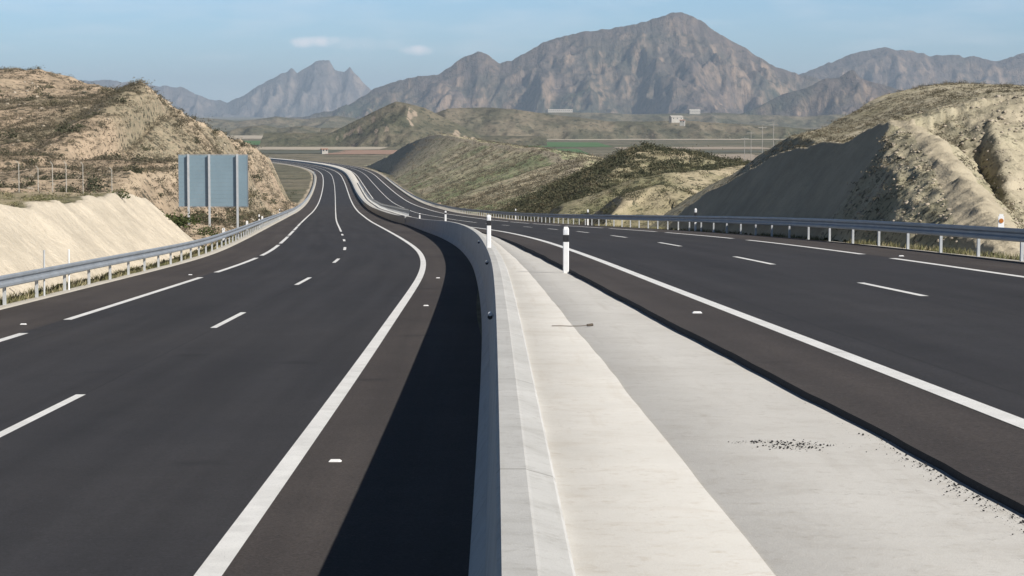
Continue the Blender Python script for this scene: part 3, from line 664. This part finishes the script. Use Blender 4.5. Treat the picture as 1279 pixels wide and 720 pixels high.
def scatter(name, label, cat, fn, n, xr, yr, smin, smax_, mat, dens=None, cutmax=.5, flat=.8, tris=64, seed=1, warp=None, mingap=.4):
    r = np.random.default_rng(seed); x = r.uniform(*xr, n*4); y = r.uniform(*yr, n*4)
    if warp: x = x+warp(y)
    z, cut, veg = fn(x, y); nb, e = natural(x, y)
    p = np.clip(.55+fbm(x, y, 14, 3, seed+5)*2.2, 0.04, 1) if dens is None else dens(x, y, z, cut, veg)
    ok = (z > nb-.1) & (e > mingap) & (cut < cutmax) & (r.random(len(x)) < p)
    idx = np.where(ok)[0][:n]
    T = tuft_templates(8, tris, flat, seed+9); Vs = []; tone = []
    for i in idx:
        t = T[r.integers(0, 8)]; s = smin+(smax_-smin)*r.random()**2.2; a = r.uniform(0, 6.28); c, q = math.cos(a), math.sin(a)
        v = t*s; Vs.append(np.stack([v[:,0]*c-v[:,1]*q+x[i], v[:,0]*q+v[:,1]*c+y[i], v[:,2]+z[i]], 1)); tone.append(np.full(len(v), r.random()))
    V = np.concatenate(Vs); Fq = np.arange(len(V)).reshape(-1, 3)
    o = mesh_obj(name, V, Fq, mat, attrs={'tone': np.concatenate(tone)})
    return tag(o, label, cat, kind='stuff')
scatter('scrub', 'low dark scrub dotted over the left hill', 'scrub', h_left, 11500, (-75, -17), (108, 262), .16, .62, M_scrub_brown, seed=3, cutmax=1.5, tris=44, dens=lambda x, y, z, cut, veg: np.clip(.55+fbm(x, y, 10, 3, 8)*1.0, .2, 1)*(1-.6*(cut > .7)))
scatter('scrub', 'scrub on the steep spur of the left hill above the big sign', 'scrub', h_left, 8500, (-62, -20), (170, 268), .14, .60, M_scrub_brown, seed=47, cutmax=1.5, tris=40, dens=lambda x, y, z, cut, veg: np.clip(.7+fbm(x, y, 6, 3, 8)*2.2, .1, 1))
scatter('scrub', 'scrub over the higher back part of the left hill', 'scrub', h_left, 8000, (-125, -30), (240, 420), .25, .95, M_scrub_brown, seed=19, cutmax=1.5, tris=40)
scatter('scrub', 'dark green shrubs covering the rounded mound', 'scrub', h_mound, 6500, (-10, 40), (200, 290), .35, 1.0, M_scrub, seed=5, cutmax=1.5, dens=lambda x, y, z, cut, veg: np.clip(.75+fbm(x, y, 9, 3, 6)*2, .15, 1))
scatter('scrub', 'dry shrubs on the long hill beyond the right carriageway', 'scrub', h_bump, 9000, (0, 60), (240, 900), .3, 1.1, M_scrub_brown, seed=7, warp=lambda Y: cR(Y)+8, cutmax=.9, tris=40, dens=lambda x, y, z, cut, veg: np.clip(.6+fbm(x, y, 14, 3, 9)*2, .1, 1)*np.clip(520/y, 0, 1)**2)
scatter('scrub', 'olive scrub and dry weeds over the right hill', 'scrub', h_right, 9000, (9, 38), (56, 146), .06, .30, M_scrub_brown, seed=9, cutmax=.4, tris=36, dens=lambda x, y, z, cut, veg: np.clip(.5+fbm(x, y, 4, 4, 8)*3, .08, 1))
scatter('scrub', 'small weeds on the low broken rise by the right guardrail', 'scrub', h_low, 3800, (3, 36), (140, 230), .15, .6, M_scrub, seed=11, cutmax=1.2, tris=40, dens=lambda x, y, z, cut, veg: np.clip(.6+fbm(x, y, 5, 3, 8)*2, .1, 1))
scatter('scrub', 'weeds along the top of the cream earth bank', 'scrub', h_bank, 900, (-40, -12), (50, 110), .08, .35, M_grass, seed=13, cutmax=.35,
        dens=lambda x, y, z, cut, veg: np.clip(fbm(x, y, 3.5, 3, 15)*5+.5, 0, 1))
flat_fn = lambda x, y: (natural(x, y)[0], x*0, x*0+.5)
scatter('scrub', 'taller separate shrubs standing out on the left hill', 'scrub', h_left, 900, (-110, -18), (112, 330), .5, 1.1, M_scrub, seed=57, cutmax=1.5, tris=150)
scatter('scrub', 'scrub scattered over the ground beside the road', 'scrub', flat_fn, 2600, (-60, 90), (90, 700), .3, 1.0, M_scrub, seed=17, mingap=3.5)
# grass along the foot of both guardrails
def verge_grass(name, label, side, D0, D1, n, seed):
    r = np.random.default_rng(seed); c, z = PROF[side]; sg = -1 if side == 'L' else 1
    D = D0*(D1/D0)**r.random(n); off = 6.5+r.random(n)**1.5*1.3
    D = D[fbm(D, D*0, 3, 3, seed) > -.08]; off = off[:len(D)]
    x = c(D)+sg*off; zz = z(D)-.12-.06*(off-6.5)
    Vs = []; tone = []
    for i in range(len(D)):
        k = 14; b = r.normal(0, .07, (k, 2)); t = b+r.normal(0, .09, (k, 2)); h = r.uniform(.06, .26, k)
        w_ = r.normal(0, .012, (k, 2))+.006
        V = np.zeros((k, 3, 3)); V[:,0,:2] = b-w_; V[:,1,:2] = b+w_; V[:,2,:2] = t; V[:,2,2] = h
        V = V.reshape(-1, 3); V[:,0] += x[i]; V[:,1] += D[i]; V[:,2] += zz[i]; Vs.append(V); tone.append(np.full(len(V), r.random()))
    V = np.concatenate(Vs)
    tag(mesh_obj(name, V, np.arange(len(V)).reshape(-1, 3), M_grass, attrs={'tone': np.concatenate(tone)}), label, 'grass', kind='stuff')
verge_grass('grass', 'thin yellow green grass along the foot of the left guardrail', 'L', 40, 190, 1500, 23)
verge_grass('grass', 'thin dry grass along the foot of the right guardrail', 'R', 45, 160, 900, 29)
# stones on the broken end of the right hill and loose grit at the kerbs
M_stone = plain('pale_stone', (.37,.32,.25), .95, 0, .3, .8)
def stones(name, label, fn, n, xr, yr, s0, s1, seed, cond=None):
    r = np.random.default_rng(seed); x = r.uniform(*xr, n*5); y = r.uniform(*yr, n*5); z, cut, veg = fn(x, y); nb, e = natural(x, y)
    ok = (z > nb-.05) & (e > .3)
    if cond is not None: ok &= cond(x, y, z, cut)
    idx = np.where(ok)[0][:n]; T = stone_templates(6, seed); Vs = []; Fs = []; q = 0
    for i in idx:
        v, f = T[r.integers(0, 6)]; s = s0+(s1-s0)*r.random()**3; a = r.uniform(0, 6.28); c, w_ = math.cos(a), math.sin(a)
        Vs.append(np.stack([(v[:,0]*c-v[:,1]*w_)*s+x[i], (v[:,0]*w_+v[:,1]*c)*s*1.2+y[i], v[:,2]*s+z[i]], 1)); Fs.append(f+q); q += len(v)
    tag(mesh_obj(name, np.concatenate(Vs), np.concatenate(Fs), M_stone), label, 'stones', kind='stuff')
stones('stones', 'loose pale stones on the broken end of the right hill', h_right, 2200, (10.5, 20), (56, 92), .02, .10, 31, lambda x, y, z, cut: cut < .6)
stones('stones', 'loose stones on the slopes of the left hill', h_left, 1500, (-90, -17), (108, 330), .06, .34, 33)

# ------------------------------------------------------------------ concrete barrier wall
DB = dsamp(-25, 206)
ft = fT(DB); zb = zL(DB)-.05; tp = tT(DB); Mb = np.minimum(zR(DB)-.04, tp-.12)
bar = empty('barrier', (float(fT(45.)), 45, float(zL(45.))))
tag(bar, 'long curving concrete barrier wall between the two carriageways, its left face in shade', 'barrier')
def rel(o, parent):          # keep world placement under a moved empty
    o.parent = parent; o.matrix_parent_inverse = parent.matrix_basis.inverted() if parent.type != 'EMPTY' else __import__('mathutils').Matrix.Translation(-parent.location); return o
kh = np.minimum(.30, (tp-zb)*.4)
wall = ribbon('wall', DB, [(ft, zb-.2), (ft, zb+.09), (ft+.12, zb+kh), (ft+.195, tp-.025), (ft+.215, tp), (ft+.355, tp), (ft+.37, tp-.006), (ft+.50, tp-.042), (ft+.515, tp-.06), (ft+.52, Mb-.02), (ft+.52, Mb-.4)], M_barrier, close=True, caps=True)
rel(wall, bar)
D3 = dsamp(206.01, 1350); f3 = fT(D3); z3 = zL(D3); t3 = tT(D3)
low = ribbon('barrier', D3, [(f3, z3-.2), (f3+.04, t3-.02), (f3+.07, t3), (f3+.50, t3), (f3+.52, t3-.25), (f3+.52, z3-.2)], M_barrier, close=True, caps=True)
tag(low, 'low concrete kerb wall along the distant median, its left face dark', 'barrier')

def wbeam(name, xf, zf, D, mat, parent, face):
    """corrugated steel beam; face = +1 when the traffic side looks to +x"""
    prof = [(0,0),(.035,.03),(.035,.085),(-.02,.13),(-.02,.18),(.035,.225),(.035,.28),(0,.31)]
    X, Z = xf(D), zf(D); fr = [(X+face*p, Z+q) for p, q in prof]; bk = [(X+face*(p-.012), Z+q) for p, q in prof[::-1]]
    cols = fr+bk
    if face > 0: cols = cols[::-1]
    return ribbon(name, D, cols, mat, parent, close=True, caps=True)
def guardrail(label, side, off, D0, D1, step, face, zoff=0, prof=None, maxposts=100, top=.45, d_first=None):
    c, z = prof or PROF[side]
    g = empty('guardrail', (float(c(D0))+off, D0, float(z(D0))+zoff)); tag(g, label, 'guardrail')
    T = __import__('mathutils').Matrix.Translation(-g.location)
    b = wbeam('beam', lambda D: c(D)+off, lambda D: z(D)+zoff+top, dsamp(D0, D1, 1., .012), M_steel, None, face); b.parent = g; b.matrix_parent_inverse = T
    ds = []; d = d_first if d_first is not None else D0+.5
    while d < D1 and len(ds) < maxposts: ds.append(d); d += step
    src = None; spsrc = None
    for d in ds:
        loc = (float(c(d))+off-face*.12, d, float(z(d))+zoff)
        if src is None:
            m = MB(); m.box(-.03, .03, -.06, -.05, -.35, top+.25); m.box(-.03, .03, .05, .06, -.35, top+.25); m.box(-.03-.006, -.03+.004, -.06, .06, -.35, top+.25)
            src = m.build('post', M_steel_post); p = src
            s = MB(); s.box(-.02, .10, -.035, .035, top+.06, top+.24, b=.008); sp = s.build('spacer', M_steel); spsrc = sp
            sp.location = (0, 0, 0); sp.scale = (face, 1, 1); sp.parent = p
        else:
            p = src.copy(); COL.objects.link(p); sp = spsrc.copy(); COL.objects.link(sp); sp.parent = p
        p.parent = g; p.matrix_parent_inverse = T; p.location = loc
    if d < D1:
        m = MB()
        while d < D1: m.box(float(c(d))+off-face*.12-.03, float(c(d))+off-face*.12+.03, d-.06, d+.06, float(z(d))+zoff-.3, float(z(d))+zoff+top+.25); d += step
        q = m.build('post', M_steel_post); q.parent = g; q.matrix_parent_inverse = T; q['kind'] = 'stuff'
    return g
guardrail('steel guardrail on the left edge of the road in front of the cream bank', 'L', -6.22, 12, 900, 4.0, 1, -.04, d_first=15.2)
guardrail('steel guardrail on the right edge of the road in front of the shaded hill', 'R', 6.15, 14, 800, 4.0, -1, -.04, d_first=15.5)
guardrail('steel guardrail on the distant median beyond the end of the concrete wall', 'R', -4.95, 208, 700, 4.0, 1, 0, prof=(cR, tT), top=.35, maxposts=90)

# ------------------------------------------------------------------ delineator posts
def dot(face_y, x0, x1, z0, z1): 
    m = MB(); m.box(x0, x1, face_y-.004, face_y, z0, z1); return m
def delineator(x, y, z, h, label, group=None, w=.12, src=[None]):
    if src[0] is None:
        r = empty('delineator_post', (0,0,0))
        sect = [(-.06,-.02),(-.045,-.045),(.045,-.045),(.06,-.02),(.05,.035),(-.05,.035)]
        m = MB(); m.prism(sect, -.25, .70); m.build('post', M_white, r)
        m = MB(); m.prism([(a*1.01, b*1.01) for a, b in sect], .70, .86); t = m.v; m.build('band', M_black, r)
        m = MB(); n = len(sect)
        m.prism(sect, .86, .99); top = [(a*.8, b*.8) for a, b in sect]
        m.add([(a,b,.99) for a,b in sect]+[(a,b,1.02+(.02 if b > 0 else 0)) for a,b in top], [tuple(range(n,2*n))]+[(i,(i+1)%n,n+(i+1)%n,n+i) for i in range(n)])
        cp = m.build('cap', M_white, r)
        m = dot(-.046, -.03, .03, .88, .97); m.build('reflector', M_refl, r)
        src[0] = r; o = r
    else: o = copy_tree(src[0])
    o.location = (x, y, z); o.scale = (1, 1, h/1.03); o.rotation_euler = (0, 0, RNG.uniform(-.06, .06)); tag(o, label, 'road post', group)
    return o
def med_z(D): return float(min(zR(D)-.04, tT(D)-.12))
G = 'white marker posts along the road'
D = 45.; delineator(.0241*45*1.0, D, med_z(D), .92, 'nearest white marker post with a black band, standing on the pale median slab', G)
for D, h, lab in [(62., .90, 'white marker post on top of the barrier where it starts to bend'),
                  (138., .62, 'short white marker post on the bend of the barrier top, third along'),
                  (180., .42, 'small white marker post on the barrier top near the far end of the wall')]:
    delineator(float(fT(D))+.285, D, float(tT(D)), h, lab, G)
for D, lab in [(111., 'white marker post rising behind the right guardrail before the dark cut face'), (160., 'white marker post behind the right guardrail in front of the shrubby mound'),(230., 'white marker post behind the right guardrail, farthest away')]:
    delineator(float(cR(D))+6.5, D, float(zR(D))-.05, 1.12, lab, G)
D = 262.; delineator(float(cL(D))-6.6, D, float(zL(D))-.05, 1.1, 'white marker post behind the left guardrail where the road straightens', G)
D = 185.; delineator(float(cL(D))-6.6, D, float(zL(D))-.05, 1.1, 'white marker post behind the left guardrail just past the big sign', G)
# orange / white marker on top of the right guardrail
D = 53.5; x = float(cR(D))+6.3; z = float(zR(D))+.7
mk = empty('rail_marker', (x, D, z)); tag(mk, 'small marker with an orange reflector on top of the right guardrail', 'marker')
m = MB(); m.prism([(-.07,-.015),(.07,-.015),(.07,.015),(-.07,.015)], 0, .28); m.prism([(-.05,-.012),(.05,-.012),(.05,.012),(-.05,.012)], .28, .33); m.build('plate', M_white, mk)
m = MB(); m.tube((0,-.016,.17), (0,-.028,.17), .055, n=16); m.build('reflector', M_orange, mk)
m = MB(); m.tube((0,.0,-.1), (0,.0,.02), .015); m.build('bracket', M_steel, mk)
# small reflectors bolted to the barrier's left face
src = None
for D, lab in [(29.5, 'round reflector on the shaded barrier face, nearest the viewer'), (52., 'small round reflector on the barrier face below the white post'), (76., 'small reflector on the barrier face further round the bend')]:
    zt = float(tT(D)); x = float(fT(D))+.17
    if src is None:
        r = empty('barrier_reflector', (0,0,0)); m = MB(); m.tube((.03,0,0), (-.05,0,0), .02, n=10); m.build('bracket', M_steel, r)
        m = MB(); m.tube((-.05,-.02,-.03), (-.05,.03,-.03), .055, n=16); m.build('housing', M_black, r)
        m = MB(); m.tube((-.05,-.028,.035), (-.05,.02,.035), .045, n=16); m.build('lens', M_refl, r); src = r; o = r
    else: o = copy_tree(src)
    o.scale = (.62, .62, .62); o.location = (x, D, zt-.12); tag(o, lab, 'reflector', 'reflectors on the barrier')
# road studs
src = None
def stud(side, off, D, lab):
    global src_stud
    c, z = PROF[side]
    if src_stud is None:
        r = empty('road_stud', (0,0,0)); m = MB(); m.add([(-.065,-.05,0),(.065,-.05,0),(.065,.05,0),(-.065,.05,0),(-.045,-.02,.02),(.045,-.02,.02),(.045,.02,.02),(-.045,.02,.02)],
            [(4,5,6,7),(0,1,5,4),(1,2,6,5),(2,3,7,6),(3,0,4,7)]); m.build('body', M_white, r)
        m = MB(); m.box(-.04, .04, -.044, -.038, .004, .014); m.build('lens', M_refl, r); src_stud = r; o = r
    else: o = copy_tree(src_stud)
    o.location = (float(c(D))+off, D, float(z(D))+.001); tag(o, lab, 'road stud', 'road studs beside the lines')
src_stud = None
stud('L', 3.95, 22.6, 'white road stud beside the thick white line, nearest the viewer')
stud('L', 4.1, 54, 'white road stud on the brown strip at the bend of the thick line')
stud('L', 4.1, 71, 'white road stud right of the thick line, before the far bend')
stud('R', -4.0, 29, 'white road stud below the solid line of the right carriageway')
stud('L', -4.1, 46.5, 'white road stud outside the left edge dashes, near the frame edge')
stud('L', -4.1, 73.8, 'white road stud in the gap of the left edge dashes')
stud('R', 4.1, 54.3, 'white road stud in the gap of the right edge dashes')

# ------------------------------------------------------------------ the big sign seen from behind
Ds = 140.; pl = bp(224, 258, Ds); pr = bp(309, 194, Ds)
sg_ = empty('road_sign', ((pl[0]+pr[0])/2, Ds, pl[2]-1.4)); tag(sg_, 'large road sign seen from behind, grey blue panel on three tall posts', 'road sign')
W = pr[0]-pl[0]; H = pr[2]-pl[2]; z0 = 1.4
m = MB()
nsl = 13
for i in range(nsl):   # horizontal extruded planks
    a = z0+H*i/nsl; b = z0+H*(i+1)/nsl-.004
    m.box(-W/2, W/2, -.03, .0, a, b); m.box(-W/2+.004, W/2-.004, -.034, -.0301, a+.02, a+.04)
m.build('panel', M_panel, sg_)
m = MB(); m.box(-W/2-.03, -W/2-.002, -.05, .02, z0-.02, z0+H+.02); m.box(W/2+.002, W/2+.03, -.05, .02, z0-.02, z0+H+.02); m.box(-W/2-.03, W/2+.03, -.05, .02, z0+H+.021, z0+H+.05); m.box(-W/2-.03, W/2+.03, -.05, .02, z0-.05, z0-.021)
m.build('frame', M_steel, sg_)
for u in (236, 262, 297):
    x = (u-639.5)/FOC*Ds-sg_.location.x
    gz = float(np.maximum(natural(np.array([x+sg_.location.x]), np.array([Ds]))[0], h_left(np.array([x+sg_.location.x]), np.array([Ds]))[0])[0])-sg_.location.z
    m = MB(); m.box(x-.06, x+.06, -.20, -.19, min(gz, -.2)-.4, z0+H+.06); m.box(x-.06, x+.06, -.07, -.06, min(gz, -.2)-.4, z0+H+.06); m.box(x-.006, x+.006, -.19, -.07, min(gz, -.2)-.4, z0+H+.06)
    p = m.build('post', M_steel_post, sg_)
    for zz in (z0+.4, z0+H/2, z0+H-.4):
        m = MB(); m.box(x-.09, x+.09, -.059, -.043, zz, zz+.06); m.build('clamp', M_steel, p)

# ------------------------------------------------------------------ fence posts, stakes, stick
def gz_at(x, y, fns):
    X, Y = np.array([x]), np.array([y]); return float(max([natural(X, Y)[0][0]]+[f(X, Y)[0][0] for f in fns]))
for i, (u, D, h, lab) in enumerate([(53, 60., 315, 'slim grey stake at the foot of the cream bank'), (84, 63.5, 314, 'pair partner stake at the foot of the cream bank, with a white cap')]):
    x = (u-639.5)/FOC*D; zz = gz_at(x, D, [h_bank]); h = bp(u, h, D)[2]-zz; m = MB(); m.tube((0,0,-.3), (.02,0,h), .03, .026); m.tube((.02,0,h), (.02,0,h+.05), .03, .028)
    o = m.build('stake', M_steel_post if i == 0 else M_white); o.location = (x, D, zz); tag(o, lab.replace('pair partner stake', 'short stake'), 'stake')
src = None
for i, (u, lab) in enumerate([(24,'first'),(48,'second'),(66,'third'),(83,'fourth'),(104,'fifth'),(140,'sixth')]):
    D = 118+i*3.; x = (u-639.5)/FOC*D; zz = gz_at(x, D, [h_left, h_bank])
    if src is None:
        m = MB(); m.tube((0,0,-.3), (0,0,1.6), .024, .022, 8); m.tube((0,0,1.6), (-.12,0,1.75), .02, .018, 8); src = m.build('fence_post', M_kerb); o = src
    else: o = src.copy(); COL.objects.link(o)
    o.location = (x, D, zz); tag(o, 'thin pale fence post on the terrace above the cream bank, %s from the left' % lab, 'fence post', 'fence posts above the bank')
for u, D, h, lab in [(282, 128, .9, 'short white bollard under the right end of the big sign'), (330, 165, .9, 'short white bollard past the right edge of the big sign'), (353, 205, .9, 'short cream bollard below the tan cut face')]:
    x = (u-639.5)/FOC*D; x = min(x, float(cL(D))-6.9); zz = gz_at(x, D, [h_left]); m = MB(); m.prism([(-.08,-.06),(.08,-.06),(.08,.06),(-.08,.06)], -.3, h); m.prism([(-.06,-.04),(.06,-.04),(.06,.04),(-.06,.04)], h, h+.05)
    o = m.build('bollard', M_white); o.location = (x, D, zz); tag(o, lab, 'bollard', 'white bollards by the left guardrail')
# snapped cable and stone on the slab
D = 27.; m = MB(); P0 = [(0,0,.015),(.14,-.03,.02),(.30,-.02,.012),(.46,-.06,.02),(.60,-.02,.03)]
for a, b in zip(P0[:-1], P0[1:]): m.tube(a, b, .008, n=6)
m.tube((.57,-.02,.03), (.66,.03,.035), .022, .03, 8)
o = m.build('broken_rod', M_dark); o.scale = (.75, .75, .6); o.location = (.48, D, med_z(D)+.006); tag(o, 'thin broken rod with a dark lump at its end lying on the median slab', 'rod')
# dirt spill at the asphalt edge
def spill(x, y, w_, l, n, seed, name='dirt', label='dark dirt spilled over the edge of the median slab'):
    r = np.random.default_rng(seed); T = stone_templates(3, seed); Vs = []; Fs = []; q = 0
    for i in range(n):
        v, f = T[i % 3]; s = .0015+.007*r.random()**4; px = x+r.normal(0, l); py = y+r.normal(0, w_); ed = float(median_edge(np.array([py]), cR(np.array([py])))[0]); px = min(px, ed-.03) if w_ < 1 else ed-.05-abs(r.normal(0, .07)); Vs.append(v*s+np.array([px, py, med_z(py)+.004])); Fs.append(f+q); q += len(v)
    tag(mesh_obj(name, np.concatenate(Vs), np.concatenate(Fs), M_edge), label, 'dirt', kind='stuff')
spill(1.80, 14.25, .14, .12, 330, 41); spill(1.60, 14.45, .05, .09, 110, 42)
spill(2.02, 11.5, 1.8, .05, 700, 43, 'gravel', 'dark grit along the foot of the asphalt edge')

# ------------------------------------------------------------------ farmhouses and poles in the valley
def house(u, v, D, w_, h, dpt, label, rz=0.2):
    x, y, z = bp(u, v, D); r = empty('farmhouse', (x, y, z), rz); tag(r, label, 'house', 'distant white farm buildings')
    m = MB(); m.box(-w_/2, w_/2, 0, dpt, -3, h); m.build('wall', M_plaster, r)
    m = MB(); m.add([(-w_/2-.3,-.3,h+.01),(w_/2+.3,-.3,h+.01),(w_/2+.3,dpt+.3,h+.01),(-w_/2-.3,dpt+.3,h+.01),(-w_/2-.3,dpt/2,h+dpt*.2),(w_/2+.3,dpt/2,h+dpt*.2)], [(0,3,2,1),(0,1,5,4),(3,4,5,2),(0,4,3),(1,2,5)]); m.build('roof', M_roof if w_ < 12 else M_plaster, r)
    n = max(2, int(w_/4))
    for i in range(n):
        a = -w_/2+(i+.5)*w_/n; m = MB(); m.box(a-.5, a+.5, -.06, -.01, 1.1, 2.2); m.build('window', M_window, r)
house(846, 150, 2380, 13, 3, 8, 'white farm building on the long ridge, right of the highest peak', .3)
house(852, 154, 2300, 5, 2.6, 5, 'small white outbuilding below the larger white farm building', -.2)
house(700, 139, 4600, 50, 1.6, 10, 'long pale warehouse at the foot of the mountain', .05)
house(868, 141, 4600, 22, 4, 14, 'pale building high on the far rise right of the highest peak', .1)
house(406, 191, 1450, 4, 2.0, 4, 'tiny white hut beyond the distant bend of the road', .3)
M_pole = plain('pale_pole', (.36,.34,.31), .8, 0, .1, 1)
src = None
for u, v, D, h, lab in [(930,186,700,8,'short pale utility pole left of the tallest one, on the plain'), (938,184,720,11,'pale utility pole second from the left on the plain'), (952,180,680,12,'pale utility pole third from the left beside the shaded hill'), (966,176,640,11,'pale utility pole nearest the shaded hill')]:
    x, y, z = bp(u, v, D); g = float(natural(np.array([x]), np.array([y]))[0][0]); H_ = z-g+h*.45
    r = empty('utility_pole', (x, y, g)); tag(r, lab, 'utility pole', 'utility poles on the plain')
    m = MB(); m.tube((0,0,-1), (0,0,H_), .11, .08, 8); m.build('pole', M_pole, r)
    m = MB(); m.box(-1.3, 1.3, -.07, .07, H_-.5, H_-.34); m.build('crossarm', M_pole, r)
# shrubs one can point to: dark bushes by the sign
def bush(u, D, s, label, seed, mat, dx=0):
    x = (u-639.5)/FOC*D; zz = gz_at(x, D, [h_left, h_bank]); r = np.random.default_rng(seed)
    T = tuft_templates(1, 260, .8, seed, .17)[0]*s; T[:,0] *= 1.3
    o = mesh_obj('bush', T, np.arange(len(T)).reshape(-1, 3), mat, attrs={'tone': np.repeat(r.random(len(T)//3)*.8, 3)})
    o.location = (x, D, zz-.05); tag(o, label, 'bush')
M_bush = veg_mat('bush_foliage', (.035,.05,.018), (.07,.085,.03), (.11,.11,.045))
bush(215, 112, .75, 'rounded dark green bush just left of the big sign', 61, M_bush)
bush(228, 116, .95, 'dark green bush below the left end of the big sign', 62, M_bush)
bush(250, 122, .6, 'low dark bush between the posts under the big sign', 63, M_bush)
bush(60, 84, .35, 'small olive shrub on the terrace above the cream bank', 64, M_bush)
bush(150, 100, .5, 'small green shrub behind the crest of the cream bank', 65, M_bush)

# ------------------------------------------------------------------ haze (real air between the viewer and the mountains)
zlo, zhi = -90., 455.
me = MB(); me.box(-60000, 60000, -400, 26800, zlo, zhi)
hz = me.build('haze', None); hm = bpy.data.materials.new('haze_air'); hm.use_nodes = True; t = hm.node_tree; t.nodes.clear()
o_ = t.nodes.new('ShaderNodeOutputMaterial'); pv = t.nodes.new('ShaderNodeVolumePrincipled'); t.links.new(pv.outputs[0], o_.inputs['Volume'])
pv.inputs['Color'].default_value = (.66, .82, 1.0, 1); pv.inputs['Density'].default_value = 0.000058; pv.inputs['Anisotropy'].default_value = 0.0
hz.data.materials.append(hm); tag(hz, 'thin blue haze filling the valley air', 'haze', kind='stuff')
